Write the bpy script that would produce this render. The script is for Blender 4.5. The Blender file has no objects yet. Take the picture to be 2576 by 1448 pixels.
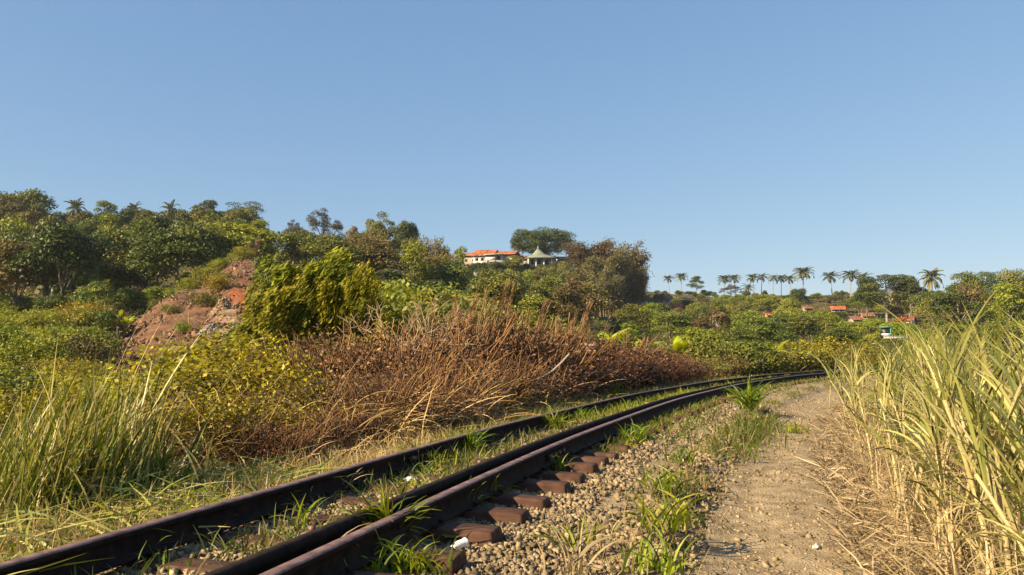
import bpy, math, random
import numpy as np
R = math.radians
SC = bpy.context.scene
COL = SC.collection
rng = np.random.default_rng(7)
random.seed(7)

# ------------------------------------------------------------------ camera, world, sun, exposure
PITCH, CAMZ, FPX = 0.0801, 1.056, 1932.0          # FPX: focal length in columns of a 2576-wide view
cam_d = bpy.data.cameras.new('camera'); cam = bpy.data.objects.new('camera', cam_d); COL.objects.link(cam)
cam.location = (0, 0, CAMZ); cam.rotation_euler = (R(90) + PITCH, 0, 0)
cam_d.lens = 27.0; cam_d.sensor_width = 36.0; cam_d.clip_start = 0.05; cam_d.clip_end = 9000
SC.camera = cam
SUN_EL, SUN_PHI = R(31), R(31)                   # sun stands to the left and somewhat behind the camera
sv = np.array([-math.cos(SUN_PHI) * math.cos(SUN_EL), -math.sin(SUN_PHI) * math.cos(SUN_EL), math.sin(SUN_EL)])
W = bpy.data.worlds.new('World'); SC.world = W; W.use_nodes = True
nt = W.node_tree; nt.nodes.clear()
sky = nt.nodes.new('ShaderNodeTexSky'); sky.sky_type = 'NISHITA'; sky.sun_disc = False
sky.sun_elevation = SUN_EL; sky.sun_rotation = math.atan2(sv[0], sv[1])
sky.air_density = 1.0; sky.dust_density = 0.35; sky.ozone_density = 2.6; sky.altitude = 300
bg = nt.nodes.new('ShaderNodeBackground'); bg.inputs['Strength'].default_value = 0.081
wo = nt.nodes.new('ShaderNodeOutputWorld')
sp_n = nt.nodes.new('ShaderNodeSeparateColor'); cb_n = nt.nodes.new('ShaderNodeCombineColor')   # softer gradient: a hazy, even afternoon sky
nt.links.new(sky.outputs[0], sp_n.inputs[0])
for k, (gain, gam) in enumerate(((0.98, .66), (1.37, .52), (2.09, .36))):
    pw = nt.nodes.new('ShaderNodeMath'); pw.operation = 'POWER'; pw.inputs[1].default_value = gam
    ml = nt.nodes.new('ShaderNodeMath'); ml.operation = 'MULTIPLY'; ml.inputs[1].default_value = gain
    nt.links.new(sp_n.outputs[k], pw.inputs[0]); nt.links.new(pw.outputs[0], ml.inputs[0]); nt.links.new(ml.outputs[0], cb_n.inputs[k])
nt.links.new(cb_n.outputs[0], bg.inputs[0]); nt.links.new(bg.outputs[0], wo.inputs[0])
sd = bpy.data.lights.new('sun', 'SUN'); so = bpy.data.objects.new('sun', sd); COL.objects.link(so)
sd.energy = 5.0; sd.angle = R(0.5); sd.color = (1.0, 0.81, 0.51)
from mathutils import Vector
so.rotation_euler = Vector(-sv).to_track_quat('-Z', 'Y').to_euler(); so.location = (-30, -15, 40)
vs = SC.view_settings
vs.view_transform = 'Standard'; vs.look = 'None'; vs.gamma = 1; vs.use_curve_mapping = False; vs.exposure = 1.25
cy = SC.cycles
cy.max_bounces = 5; cy.diffuse_bounces = 3; cy.glossy_bounces = 2; cy.transmission_bounces = 3; cy.transparent_max_bounces = 6

# ------------------------------------------------------------------ small tools
def norm(a): return a / np.maximum(np.linalg.norm(a, axis=-1, keepdims=True), 1e-9)
def px(c, r, Y):
    """point seen at column c, row r of the 2576x1448 view, Y metres ahead"""
    u = (c - 1288) / FPX; v = -(r - 724) / FPX
    k = Y / (math.cos(PITCH) - v * math.sin(PITCH))
    return np.array([u * k, Y, CAMZ + k * (math.sin(PITCH) + v * math.cos(PITCH))])
def topx(x, y, z):
    zz = z - CAMZ; c, s = math.cos(PITCH), math.sin(PITCH)
    d = np.maximum(y * c + zz * s, 0.05); u = -y * s + zz * c
    return 1288 + FPX * x / d, 724 - FPX * u / d
def smooth(a, b, x):
    t = np.clip((x - a) / (b - a), 0, 1); return t * t * (3 - 2 * t)
_H = np.random.default_rng(99).random((256, 256))
def vnoise(x, y):
    xi = np.floor(x).astype(int); yi = np.floor(y).astype(int); fx = x - xi; fy = y - yi
    fx = fx * fx * (3 - 2 * fx); fy = fy * fy * (3 - 2 * fy)
    g = lambda i, j: _H[(xi + i) % 256, (yi + j) % 256]
    return (g(0, 0) * (1 - fx) + g(1, 0) * fx) * (1 - fy) + (g(0, 1) * (1 - fx) + g(1, 1) * fx) * fy - 0.5
def fbm(x, y, o=3):
    r = 0; a = 1.0
    for i in range(o): r = r + a * vnoise(x * 2 ** i + 17 * i, y * 2 ** i + 31 * i); a *= 0.5
    return r

class MB:
    """collects faces, then links them as one mesh"""
    def __init__(s): s.v = []; s.q = []; s.t = []; s.qr = []; s.tr = []; s.qm = []; s.tm = []; s.n = 0
    def add(s, V, quads=None, tris=None, rnd=0.5, mat=0):
        V = np.asarray(V, float).reshape(-1, 3)
        for F, L, LR, LM, k in ((quads, s.q, s.qr, s.qm, 4), (tris, s.t, s.tr, s.tm, 3)):
            if F is None: continue
            F = np.asarray(F, int).reshape(-1, k); L.append(F + s.n)
            r = np.asarray(rnd, float); LR.append(np.full(len(F), float(r)) if r.ndim == 0 else r.reshape(-1))
            LM.append(np.full(len(F), mat, int))
        s.v.append(V); s.n += len(V); return s
    def mesh(s, name, mats, smooth=False):
        me = bpy.data.meshes.new(name); V = np.concatenate(s.v)
        Q = np.concatenate(s.q) if s.q else np.zeros((0, 4), int); T = np.concatenate(s.t) if s.t else np.zeros((0, 3), int)
        nq, ntr = len(Q), len(T)
        me.vertices.add(len(V)); me.vertices.foreach_set('co', V.astype(np.float32).ravel())
        me.loops.add(nq * 4 + ntr * 3); me.loops.foreach_set('vertex_index', np.concatenate([Q.ravel(), T.ravel()]).astype(np.int32))
        me.polygons.add(nq + ntr)
        me.polygons.foreach_set('loop_start', np.concatenate([np.arange(nq) * 4, nq * 4 + np.arange(ntr) * 3]).astype(np.int32))
        me.polygons.foreach_set('material_index', np.concatenate((s.qm + s.tm)).astype(np.int32))
        if smooth: me.polygons.foreach_set('use_smooth', np.ones(nq + ntr, bool))
        for m in (mats if isinstance(mats, (list, tuple)) else [mats]): me.materials.append(m)
        me.update(calc_edges=True)
        a = me.attributes.new('rnd', 'FLOAT', 'FACE'); a.data.foreach_set('value', np.concatenate(s.qr + s.tr).astype(np.float32))
        return me
    # ---- shapes
    def box(s, c, size, rotz=0, rnd=0.5, mat=0, tap=1.0):
        h = np.array(size) / 2
        V = np.array([[x, y, z] for z in (-1, 1) for y in (-1, 1) for x in (-1, 1)], float)
        V[4:, :2] *= tap; V = V * h; cz, sz = math.cos(rotz), math.sin(rotz)
        V = np.stack([V[:, 0] * cz - V[:, 1] * sz, V[:, 0] * sz + V[:, 1] * cz, V[:, 2]], 1) + np.array(c)
        return s.add(V, quads=[[0, 2, 3, 1], [4, 5, 7, 6], [0, 1, 5, 4], [2, 6, 7, 3], [0, 4, 6, 2], [1, 3, 7, 5]], rnd=rnd, mat=mat)
    def tube(s, P, Rr, sides=5, rnd=0.5, mat=0, cap=True):
        P = np.asarray(P, float)
        if P.ndim == 2: P = P[None]
        Rr = np.asarray(Rr, float)
        Rr = np.broadcast_to(Rr, P.shape[:2]) if Rr.ndim < 2 else Rr
        N, S = P.shape[:2]
        T = norm(np.gradient(P, axis=1)); ref = np.where(np.abs(T[..., 2:3]) > 0.9, np.array([1., 0, 0]), np.array([0, 0, 1.]))
        ref = np.broadcast_to(ref[:, :1], T.shape)
        n1 = norm(np.cross(T, ref)); n2 = np.cross(T, n1)
        a = np.arange(sides) * 2 * math.pi / sides
        V = P[:, :, None] + Rr[:, :, None, None] * (np.cos(a)[:, None] * n1[:, :, None] + np.sin(a)[:, None] * n2[:, :, None])
        i = np.arange(N)[:, None, None] * S * sides + np.arange(S - 1)[None, :, None] * sides; k = np.arange(sides)
        F = np.stack([i + k, i + (k + 1) % sides, i + sides + (k + 1) % sides, i + sides + k], -1)
        r = np.asarray(rnd, float)
        if r.ndim: r = np.repeat(r, (S - 1) * sides)
        s.add(V, quads=F.reshape(-1, 4), rnd=r, mat=mat)
        return s
    def blades(s, B, az, L, Wd, lean, bend, segs=4, rnd=0.5, mat=0, tw=None, wob=0.0, pw=1.3, shape=0.8, basew=0.6):
        """curved grass blades / straps: base points, heading, length, width, lean from vertical, added bend to the tip"""
        B = np.asarray(B, float); N = len(B)
        if N == 0: return s
        az, L, Wd, lean, bend = [np.broadcast_to(np.asarray(q, float), (N,)) for q in (az, L, Wd, lean, bend)]
        t = np.linspace(0, 1, segs + 1); tm = (t[1:] + t[:-1]) / 2
        th = lean[:, None] + bend[:, None] * tm[None] ** pw
        aa = az[:, None] + (wob * (rng.random((N, segs)) - 0.5) if wob else 0)
        st = (L / segs)[:, None, None] * np.stack([np.sin(th) * np.cos(aa), np.sin(th) * np.sin(aa), np.cos(th)], -1)
        P = np.concatenate([np.zeros((N, 1, 3)), np.cumsum(st, 1)], 1) + B[:, None]
        T = norm(np.gradient(P, axis=1))
        side = np.stack([-np.sin(az), np.cos(az), 0 * az], -1)[:, None]
        if tw is None: tw = (rng.random(N) - 0.5) * 2.6
        tw = np.broadcast_to(np.asarray(tw, float), (N,))
        n2 = np.cross(T, np.broadcast_to(side, T.shape))
        wv = np.cos(tw)[:, None, None] * side + np.sin(tw)[:, None, None] * n2
        w = (basew + (1 - basew) * np.minimum(1, t * 4)) * np.maximum(1 - t ** 2.2, 0.04) ** shape
        V = np.stack([P - wv * (Wd[:, None] * w / 2)[..., None], P + wv * (Wd[:, None] * w / 2)[..., None]], 2)
        i = np.arange(N)[:, None] * (segs + 1) * 2 + np.arange(segs)[None] * 2
        F = np.stack([i, i + 1, i + 3, i + 2], -1)
        r = np.asarray(rnd, float)
        if r.ndim: r = np.repeat(r, segs)
        return s.add(V, quads=F.reshape(-1, 4), rnd=r, mat=mat)
    def leaves(s, C, ax, nm, L, Wd, rnd=0.5, mat=0):
        """kite-shaped leaves centred at C, long axis ax, roughly facing nm"""
        C = np.asarray(C, float); N = len(C); ax = norm(ax); sd = norm(np.cross(nm, ax)); n3 = np.cross(ax, sd)
        L = np.broadcast_to(np.asarray(L, float), (N,))[:, None]; Wd = np.broadcast_to(np.asarray(Wd, float), (N,))[:, None]
        V = np.stack([C - ax * L / 2, C + sd * Wd / 2 - ax * L * .08 - n3 * Wd * .12, C + ax * L / 2, C - sd * Wd / 2 - ax * L * .08 - n3 * Wd * .12], 1)
        F = np.arange(N)[:, None] * 4 + np.arange(4)
        return s.add(V, quads=F, rnd=rnd, mat=mat)

def rdir(n): return norm(rng.normal(size=(n, 3)))
def tag(o, label=None, cat=None, group=None, kind=None):
    if label: o['label'] = label
    if cat: o['category'] = cat
    if group: o['group'] = group
    if kind: o['kind'] = kind
    return o
def obj(name, me, parent=None, loc=(0, 0, 0), rot=(0, 0, 0), sc=1.0):
    o = bpy.data.objects.new(name, me); COL.objects.link(o)
    o.location = [float(q) for q in loc]; o.rotation_euler = rot; o.scale = (sc,) * 3 if np.isscalar(sc) else sc
    if parent: o.parent = parent
    return o
def thing(name, parts, label, cat, loc=(0, 0, 0), rotz=0.0, sc=1.0, group=None, tilt=(0, 0)):
    """an Empty at the base with one child per (part name, mesh)"""
    root = obj(name, None, None, loc, (tilt[0], tilt[1], rotz), sc); root.empty_display_size = 0.3
    tag(root, label, cat, group)
    for pn, me in parts: obj(pn, me, root)
    return root
def one(name, me, label, cat, loc=(0, 0, 0), rotz=0.0, sc=1.0, group=None, kind=None, rot=None):
    return tag(obj(name, me, None, loc, rot or (0, 0, rotz), sc), label, cat, group, kind)

# ------------------------------------------------------------------ materials
def newmat(name):
    m = bpy.data.materials.new(name); m.use_nodes = True; t = m.node_tree; t.nodes.clear()
    return m, t, (lambda k, **kw: _nd(t, k, kw)), t.links.new
def _nd(t, k, kw):
    n = t.nodes.new('ShaderNode' + k)
    for a, b in kw.items(): setattr(n, a, b)
    return n
def ramp(nd, stops):
    n = nd('ValToRGB'); e = n.color_ramp.elements
    while len(e) < len(stops): e.new(0.5)
    for i, (p, c) in enumerate(stops): e[i].position = p; e[i].color = (*c, 1)
    return n
def foliage(name, stops, trans=0.3, rough=0.55, vary=0.18, hue=0.02, spec=0.3):
    m, t, nd, ln = newmat(name)
    at = nd('Attribute', attribute_name='rnd'); rp = ramp(nd, stops); ln(at.outputs['Fac'], rp.inputs[0])
    oi = nd('ObjectInfo'); hs = nd('HueSaturation')
    mr = nd('MapRange'); mr.inputs['To Min'].default_value = 1 - vary; mr.inputs['To Max'].default_value = 1 + vary
    mh = nd('MapRange'); mh.inputs['To Min'].default_value = 0.5 - hue; mh.inputs['To Max'].default_value = 0.5 + hue
    mm = nd('Math', operation='FRACT'); mu = nd('Math', operation='MULTIPLY'); mu.inputs[1].default_value = 7.31
    ln(oi.outputs['Random'], mr.inputs[0]); ln(oi.outputs['Random'], mu.inputs[0]); ln(mu.outputs[0], mm.inputs[0]); ln(mm.outputs[0], mh.inputs[0])
    ln(mr.outputs[0], hs.inputs['Value']); ln(mh.outputs[0], hs.inputs['Hue']); ln(rp.outputs[0], hs.inputs['Color'])
    p = nd('BsdfPrincipled'); p.inputs['Roughness'].default_value = rough; p.inputs['Specular IOR Level'].default_value = spec
    ln(hs.outputs[0], p.inputs['Base Color'])
    o = nd('OutputMaterial')
    if trans > 0:
        tr = nd('BsdfTranslucent'); mx = nd('MixShader'); mx.inputs[0].default_value = trans
        h2 = nd('HueSaturation'); h2.inputs['Value'].default_value = 1.5; h2.inputs['Hue'].default_value = 0.485; h2.inputs['Saturation'].default_value = 1.1
        ln(hs.outputs[0], h2.inputs['Color']); ln(h2.outputs[0], tr.inputs[0])
        ln(p.outputs[0], mx.inputs[1]); ln(tr.outputs[0], mx.inputs[2]); ln(mx.outputs[0], o.inputs[0])
    else: ln(p.outputs[0], o.inputs[0])
    return m
def surf(name, c1, c2, scale=8, rough=0.8, bump=0.3, c3=None, detail=6, spec=0.3, metal=0.0, sc2=None, usernd=False):
    m, t, nd, ln = newmat(name)
    tc = nd('TexCoord'); n1 = nd('TexNoise'); n1.inputs['Scale'].default_value = scale; n1.inputs['Detail'].default_value = detail
    ln(tc.outputs['Object'], n1.inputs['Vector'])
    stops = [(0.32, c1), (0.66, c2)] if c3 is None else [(0.3, c1), (0.5, c2), (0.72, c3)]
    rp = ramp(nd, stops); ln(n1.outputs['Fac'], rp.inputs[0]); col = rp.outputs[0]
    if usernd:
        at = nd('Attribute', attribute_name='rnd'); mr = nd('MapRange'); mr.inputs['To Min'].default_value = 0.55; mr.inputs['To Max'].default_value = 1.5
        hs = nd('HueSaturation'); ln(at.outputs['Fac'], mr.inputs[0]); ln(mr.outputs[0], hs.inputs['Value']); ln(col, hs.inputs['Color']); col = hs.outputs[0]
    p = nd('BsdfPrincipled'); p.inputs['Roughness'].default_value = rough; p.inputs['Specular IOR Level'].default_value = spec; p.inputs['Metallic'].default_value = metal
    ln(col, p.inputs['Base Color'])
    n2 = nd('TexNoise'); n2.inputs['Scale'].default_value = sc2 or scale * 4; n2.inputs['Detail'].default_value = 5; ln(tc.outputs['Object'], n2.inputs['Vector'])
    b = nd('Bump'); b.inputs['Strength'].default_value = bump; b.inputs['Distance'].default_value = 0.02
    ln(n2.outputs['Fac'], b.inputs['Height']); ln(b.outputs[0], p.inputs['Normal'])
    o = nd('OutputMaterial'); ln(p.outputs[0], o.inputs[0]); return m

M = {}
M['leaf_dark'] = foliage('leaf_dark', [(0, (0.023, 0.036, 0.008)), (.5, (0.058, 0.079, 0.015)), (1, (0.137, 0.152, 0.025))], .16)
M['leaf_mid'] = foliage('leaf_mid', [(0, (0.036, 0.052, 0.009)), (.5, (0.106, 0.125, 0.018)), (1, (0.235, 0.230, 0.034))], .18, vary=.25, hue=.025)
M['leaf_olive'] = foliage('leaf_olive', [(0, (0.050, 0.050, 0.013)), (.5, (0.143, 0.130, 0.026)), (1, (0.275, 0.226, 0.050))], .16, vary=.25, hue=.025)
M['leaf_light'] = foliage('leaf_light', [(0, (0.057, 0.078, 0.009)), (.5, (0.172, 0.201, 0.018)), (1, (0.333, 0.333, 0.034))], .25)
M['leaf_tan'] = foliage('leaf_tan', [(0, (.07, .05, .022)), (.5, (.15, .105, .045)), (1, (.26, .18, .075))], .2)
M['leaf_grey'] = foliage('leaf_grey', [(0, (0.033, 0.031, 0.022)), (.5, (0.066, 0.057, 0.039)), (1, (0.110, 0.094, 0.055))], .12)
M['bamboo_leaf'] = foliage('bamboo_leaf', [(0, (0.048, 0.043, 0.017)), (.5, (0.126, 0.102, 0.036)), (1, (0.240, 0.180, 0.066))], .22)
M['bright_leaf'] = foliage('bright_leaf', [(0, (.035, .05, .004)), (.4, (.125, .138, .008)), (1, (.42, .385, .028))], .22, rough=.65, spec=.12)
M['yellow_leaf'] = foliage('yellow_leaf', [(0, (.05, .034, .010)), (.35, (.13, .10, .012)), (.7, (.30, .27, .014)), (1, (.44, .38, .02))], .3)
M['red_leaf'] = foliage('red_leaf', [(0, (.045, .021, .011)), (.5, (.115, .058, .027)), (1, (.24, .135, .06))], .12)
M['brown_leaf'] = foliage('brown_leaf', [(0, (.04, .017, .009)), (.5, (.115, .055, .026)), (1, (.28, .16, .07))], .10)
M['palm_leaf'] = foliage('palm_leaf', [(0, (.035, .045, .014)), (.5, (.075, .085, .024)), (1, (.15, .14, .04))], .2)
M['banana_leaf'] = foliage('banana_leaf', [(0, (.20, .24, .01)), (.5, (.33, .38, .018)), (1, (.45, .47, .035))], .4, rough=.4)
M['grass_green'] = foliage('grass_green', [(0, (.05, .08, .008)), (.5, (.14, .19, .012)), (1, (.30, .33, .025))], .35, rough=.45)
M['grass_mix'] = foliage('grass_mix', [(0, (.07, .105, .014)), (.35, (.15, .175, .025)), (.55, (.26, .20, .07)), (1, (.42, .31, .14))], .3)
M['straw'] = foliage('straw', [(0, (.09, .062, .03)), (.5, (.24, .175, .09)), (1, (.46, .36, .21))], .15)
M['dry_grass'] = foliage('dry_grass', [(0, (.04, .016, .008)), (.35, (.15, .068, .026)), (.68, (.34, .20, .075)), (1, (.64, .45, .20))], .10)
M['cane_leaf'] = foliage('cane_leaf', [(0, (.045, .06, .010)), (.4, (.15, .165, .026)), (.75, (.29, .28, .07)), (1, (.45, .38, .17))], .26, rough=.5)
M['cane_dry'] = foliage('cane_dry', [(0, (.10, .07, .03)), (.5, (.27, .20, .09)), (1, (.50, .40, .22))], .22)
M['tall_grass'] = foliage('tall_grass', [(0, (.04, .062, .008)), (.4, (.125, .16, .018)), (.7, (.27, .26, .05)), (1, (.50, .42, .18))], .28, rough=.4)
M['bark'] = surf('bark', (.07, .05, .035), (.2, .165, .12), 3, .9, .5)
M['bark_pale'] = surf('bark_pale', (.17, .14, .10), (.36, .31, .24), 3, .9, .4)
M['stem_tan'] = surf('stem_tan', (.20, .13, .07), (.44, .32, .18), 9, .8, .2)
M['stem_brown'] = surf('stem_brown', (.10, .042, .02), (.30, .165, .065), 9, .9, .2, usernd=True)
M['stem_cane'] = surf('stem_cane', (.24, .19, .075), (.42, .33, .17), 7, .6, .2, usernd=True)
M['rail_side'] = surf('rail_side', (.010, .007, .006), (.022, .014, .011), 14, .85, .25, c3=(.036, .022, .017), spec=.15)  # near-black rust: the shade on the rail flanks is deepened in this colour
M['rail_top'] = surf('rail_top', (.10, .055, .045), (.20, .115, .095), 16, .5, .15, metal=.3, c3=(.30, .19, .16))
def sleeper_mat():
    m, t, nd, ln = newmat('rusty_sleeper'); tc = nd('TexCoord'); oi = nd('ObjectInfo'); ad = nd('VectorMath', operation='ADD'); ln(tc.outputs['Object'], ad.inputs[0]); ln(oi.outputs['Random'], ad.inputs[1])
    mp = nd('Mapping'); mp.inputs['Scale'].default_value = (1.6, 26, 26); ln(ad.outputs[0], mp.inputs[0])
    a = nd('TexNoise'); a.inputs['Scale'].default_value = 1.0; a.inputs['Detail'].default_value = 8; ln(mp.outputs[0], a.inputs['Vector'])
    b = nd('TexNoise'); b.inputs['Scale'].default_value = 11; b.inputs['Detail'].default_value = 7; ln(ad.outputs[0], b.inputs['Vector'])
    r1 = ramp(nd, [(.28, (.022, .011, .009)), (.5, (.075, .036, .024)), (.68, (.125, .066, .045)), (.82, (.19, .125, .09))]); mx = nd('MixRGB'); mx.inputs[0].default_value = .5
    ln(a.outputs['Fac'], mx.inputs[1]); ln(b.outputs['Fac'], mx.inputs[2]); ln(mx.outputs[0], r1.inputs[0])
    p = nd('BsdfPrincipled'); p.inputs['Roughness'].default_value = .85; p.inputs['Specular IOR Level'].default_value = .2; ln(r1.outputs[0], p.inputs['Base Color'])
    bp = nd('Bump'); bp.inputs['Strength'].default_value = .5; bp.inputs['Distance'].default_value = .008; ln(mx.outputs[0], bp.inputs['Height']); ln(bp.outputs[0], p.inputs['Normal'])
    o = nd('OutputMaterial'); ln(p.outputs[0], o.inputs[0]); return m
M['sleeper'] = sleeper_mat()
M['sleeper_grey'] = surf('sleeper_grey', (.10, .075, .065), (.17, .13, .11), 9, .7, .3, c3=(.24, .19, .155))
M['stone'] = surf('stone', (.13, .096, .058), (.31, .232, .14), 6, .95, .4, usernd=True, spec=.15)
M['stone_grey'] = surf('stone_grey', (.12, .10, .09), (.3, .26, .23), 3, .9, .5, usernd=True)
M['rock_pale'] = surf('rock_pale', (.16, .10, .06), (.34, .24, .155), 1.5, .9, .5, usernd=True)
M['tile_orange'] = surf('tile_orange', (.30, .085, .03), (.44, .15, .06), 1.2, .8, .2, usernd=True)
M['tile_old'] = surf('tile_old', (.20, .08, .045), (.31, .14, .085), 1.2, .85, .2, usernd=True)
M['white_wall'] = surf('white_wall', (.44, .41, .39), (.70, .67, .63), 1.6, .85, .1)
M['cream_wall'] = surf('cream_wall', (.25, .19, .13), (.40, .32, .24), 1.0, .85, .1)
M['grey_wall'] = surf('grey_wall', (.32, .30, .28), (.5, .47, .44), 1.0, .9, .1)
M['green_roof'] = surf('green_roof', (.20, .235, .165), (.26, .30, .215), 1.0, .6, .05)
M['dark_open'] = surf('dark_open', (.015, .014, .014), (.03, .028, .028), 1.0, .4, .0)
M['turquoise'] = surf('turquoise', (.04, .34, .27), (.06, .44, .36), 1.0, .6, .05)
M['blue_paint'] = surf('blue_paint', (.16, .22, .42), (.22, .3, .5), 1.0, .6, .05)
M['white_plastic'] = surf('white_plastic', (.78, .78, .78), (.9, .9, .9), 12, .35, .3)
M['grey_plastic'] = surf('grey_plastic', (.42, .41, .40), (.6, .58, .56), 12, .5, .3)
M['stump'] = surf('stump', (.03, .022, .016), (.09, .06, .04), 4, .9, .5)

# ------------------------------------------------------------------ railway alignment (s along, t to the right)
SS = np.linspace(-8, 90, 1961)
TH0, K0, K1, X0 = 0.2763, 0.00665, 0.000283, -2.517
_th = TH0 + K0 * SS + K1 * SS * SS / 2; _ds = SS[1] - SS[0]
_x = np.cumsum(np.sin(_th)) * _ds; _y = np.cumsum(np.cos(_th)) * _ds
_i0 = np.argmin(abs(SS)); _x = _x - _x[_i0] + X0; _y = _y - _y[_i0]
def tp(s, t):
    s = np.asarray(s, float); x = np.interp(s, SS, _x); y = np.interp(s, SS, _y); h = np.interp(s, SS, _th)
    return x + t * np.cos(h), y - t * np.sin(h), h
def lat(x, y):
    x = np.asarray(x, float).ravel(); y = np.asarray(y, float).ravel(); so_ = np.empty(len(x)); to_ = np.empty(len(x))
    k = slice(None, None, 8); px_, py_, ph, ps = _x[k], _y[k], _th[k], SS[k]
    for a in range(0, len(x), 8000):
        b = slice(a, a + 8000); i = ((x[b, None] - px_) ** 2 + (y[b, None] - py_) ** 2).argmin(1)
        dx, dy = x[b] - px_[i], y[b] - py_[i]
        to_[b] = dx * np.cos(ph[i]) - dy * np.sin(ph[i]); so_[b] = ps[i] + dx * np.sin(ph[i]) + dy * np.cos(ph[i])
    return so_, to_
# ------------------------------------------------------------------ terrain
TC = [-900, 0, 150, 300, 450, 620, 800, 1000, 1150, 1300, 1450, 1620, 1800, 2150, 2576, 3400]
TY = [18, 30, 40, 50, 60, 80, 110, 140, 180, 194, 205, 250]
TR = [[1020, 940, 895, 865, 845, 815, 745, 670, 600, 590, 585, 580],
      [1005, 930, 890, 865, 845, 815, 755, 680, 605, 595, 590, 590],
      [1005, 930, 890, 865, 845, 810, 740, 675, 610, 600, 596, 596],
      [1000, 935, 885, 845, 840, 810, 735, 670, 612, 605, 600, 605],
      [1000, 935, 855, 755, 752, 775, 725, 665, 615, 610, 606, 610],
      [995, 930, 825, 722, 655, 700, 705, 670, 630, 625, 622, 630],
      [995, 945, 880, 800, 720, 715, 710, 695, 665, 660, 658, 660],
      [995, 955, 905, 855, 800, 770, 750, 725, 695, 690, 686, 690],
      [990, 960, 925, 900, 870, 830, 795, 765, 730, 715, 705, 700],
      [990, 960, 930, 915, 900, 880, 850, 810, 750, 682, 671, 668],
      [985, 960, 930, 920, 915, 890, 855, 815, 755, 690, 676, 672],
      [985, 955, 930, 922, 918, 905, 875, 840, 795, 770, 750, 735],
      [985, 955, 930, 922, 918, 908, 888, 866, 828, 814, 800, 746],
      [985, 955, 930, 922, 918, 908, 888, 866, 828, 814, 800, 744],
      [985, 955, 930, 922, 915, 900, 875, 845, 808, 795, 782, 745],
      [985, 955, 930, 922, 915, 900, 875, 845, 808, 795, 782, 745]]
TZ = np.array([[px(1288, r, Y)[2] for Y, r in zip(TY, row)] for row in TR])
def gfar(x, y):
    az = np.clip(np.arctan2(x, np.maximum(y, 1e-3)), -1.1, 1.1); r = np.hypot(x, y)
    c = np.clip(1288 + FPX * np.tan(az), TC[0], TC[-1]); Y = np.clip(np.where(y > 0, np.maximum(y, r * .45), 0), TY[0], TY[-1])
    ci = np.clip(np.searchsorted(TC, c) - 1, 0, len(TC) - 2); yi = np.clip(np.searchsorted(TY, Y) - 1, 0, len(TY) - 2)
    tc, ty = np.array(TC), np.array(TY)
    fc = (c - tc[ci]) / (tc[ci + 1] - tc[ci]); fy = (Y - ty[yi]) / (ty[yi + 1] - ty[yi]); fc = fc * fc * (3 - 2 * fc)
    z = (TZ[ci, yi] * (1 - fc) + TZ[ci + 1, yi] * fc) * (1 - fy) + (TZ[ci, yi + 1] * (1 - fc) + TZ[ci + 1, yi + 1] * fc) * fy
    z = np.where(r > 300, z * np.clip(1 - (r - 300) / 1200, 0.15, 1), z)
    return z + fbm(x * .12, y * .12) * np.clip((r - 18) / 40, 0, 1) * 0.7
def near_z(t, s):
    z = np.interp(t, [-7, -4, -2.4, -1.7, -1.05, .5, .7, 1.15, 1.55, 2.0, 2.3, 3.1, 3.6, 7], [-.45, -.35, -.12, -.03, -.03, -.03, -.072, -.075, -.11, -.20, -.24, -.24, -.15, -.12])
    z = z + 0.05 * np.exp(-((t - 1.85) / .16) ** 2) + .035 * fbm(s * 1.3, t * 2.2) * smooth(1.0, 1.5, np.abs(t))
    return z + .012 * vnoise(s * 6, t * 6)
def G(x, y):
    x = np.atleast_1d(np.asarray(x, float)); y = np.atleast_1d(np.asarray(y, float))
    s, t = lat(x, y); w = smooth(4.5, 13, np.abs(t)); w = np.maximum(w, smooth(75, 88, np.abs(s)))
    return near_z(t, s) * (1 - w) + gfar(x, y) * w
def g1(x, y): return float(G(x, y)[0])
def inpoly(c, r, poly):
    c = np.asarray(c); r = np.asarray(r); ins = np.zeros(c.shape, bool); n = len(poly)
    for i in range(n):
        (x1, y1), (x2, y2) = poly[i], poly[(i + 1) % n]
        k = ((y1 > r) != (y2 > r)) & (c < (x2 - x1) * (r - y1) / (y2 - y1 + 1e-9) + x1); ins ^= k
    return ins
DIRT = [(640, 640), (560, 672), (470, 728), (310, 800), (270, 880), (310, 950), (440, 930), (500, 880), (560, 860), (600, 800), (650, 720)]
RED = [(588, 715), (618, 708), (620, 760), (603, 785), (586, 775)]
PALE = [(540, 762), (580, 758), (600, 800), (585, 850), (540, 850)]
az = np.unique(np.concatenate([np.arange(-180, -44, 4), np.arange(-44, 44.01, .28), np.arange(46, 180.1, 4)]))
rad = np.concatenate([np.geomspace(1.2, 320, 240), np.geomspace(350, 840, 8)])
A, Q = np.meshgrid(np.radians(az), rad, indexing='ij'); gx = (np.sin(A) * Q).ravel(); gy = (np.cos(A) * Q).ravel()
gs, gt = lat(gx, gy); gz = G(gx, gy)
gz = gz - .14 * (1 - smooth(2.3, 3.0, np.abs(gt - .65))) * (np.abs(gs) < 70)
cc, rr = topx(gx, gy, gz); near = (gy > 28) & (gy < 68)
jc, jr = cc + 26 * fbm(gx * .9, gy * .9), rr + 26 * fbm(gx * .9 + 50, gy * .9)
dirt = (inpoly(jc, jr, DIRT) & near).astype(float); red = (inpoly(jc, jr, RED) & near).astype(float); pale = (inpoly(jc, jr, PALE) & near).astype(float)
gz = gz + dirt * .40 * fbm(gx * 1.3, gy * 1.3, 4) + dirt * .25 * np.abs(fbm(gx * .8 + gy * .5, gy * .35, 3))
na, nr = len(az), len(rad)
I = (np.arange(na - 1)[:, None] * nr + np.arange(nr - 1)[None])
F = np.stack([I, I + nr, I + nr + 1, I + 1], -1).reshape(-1, 4)
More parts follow.
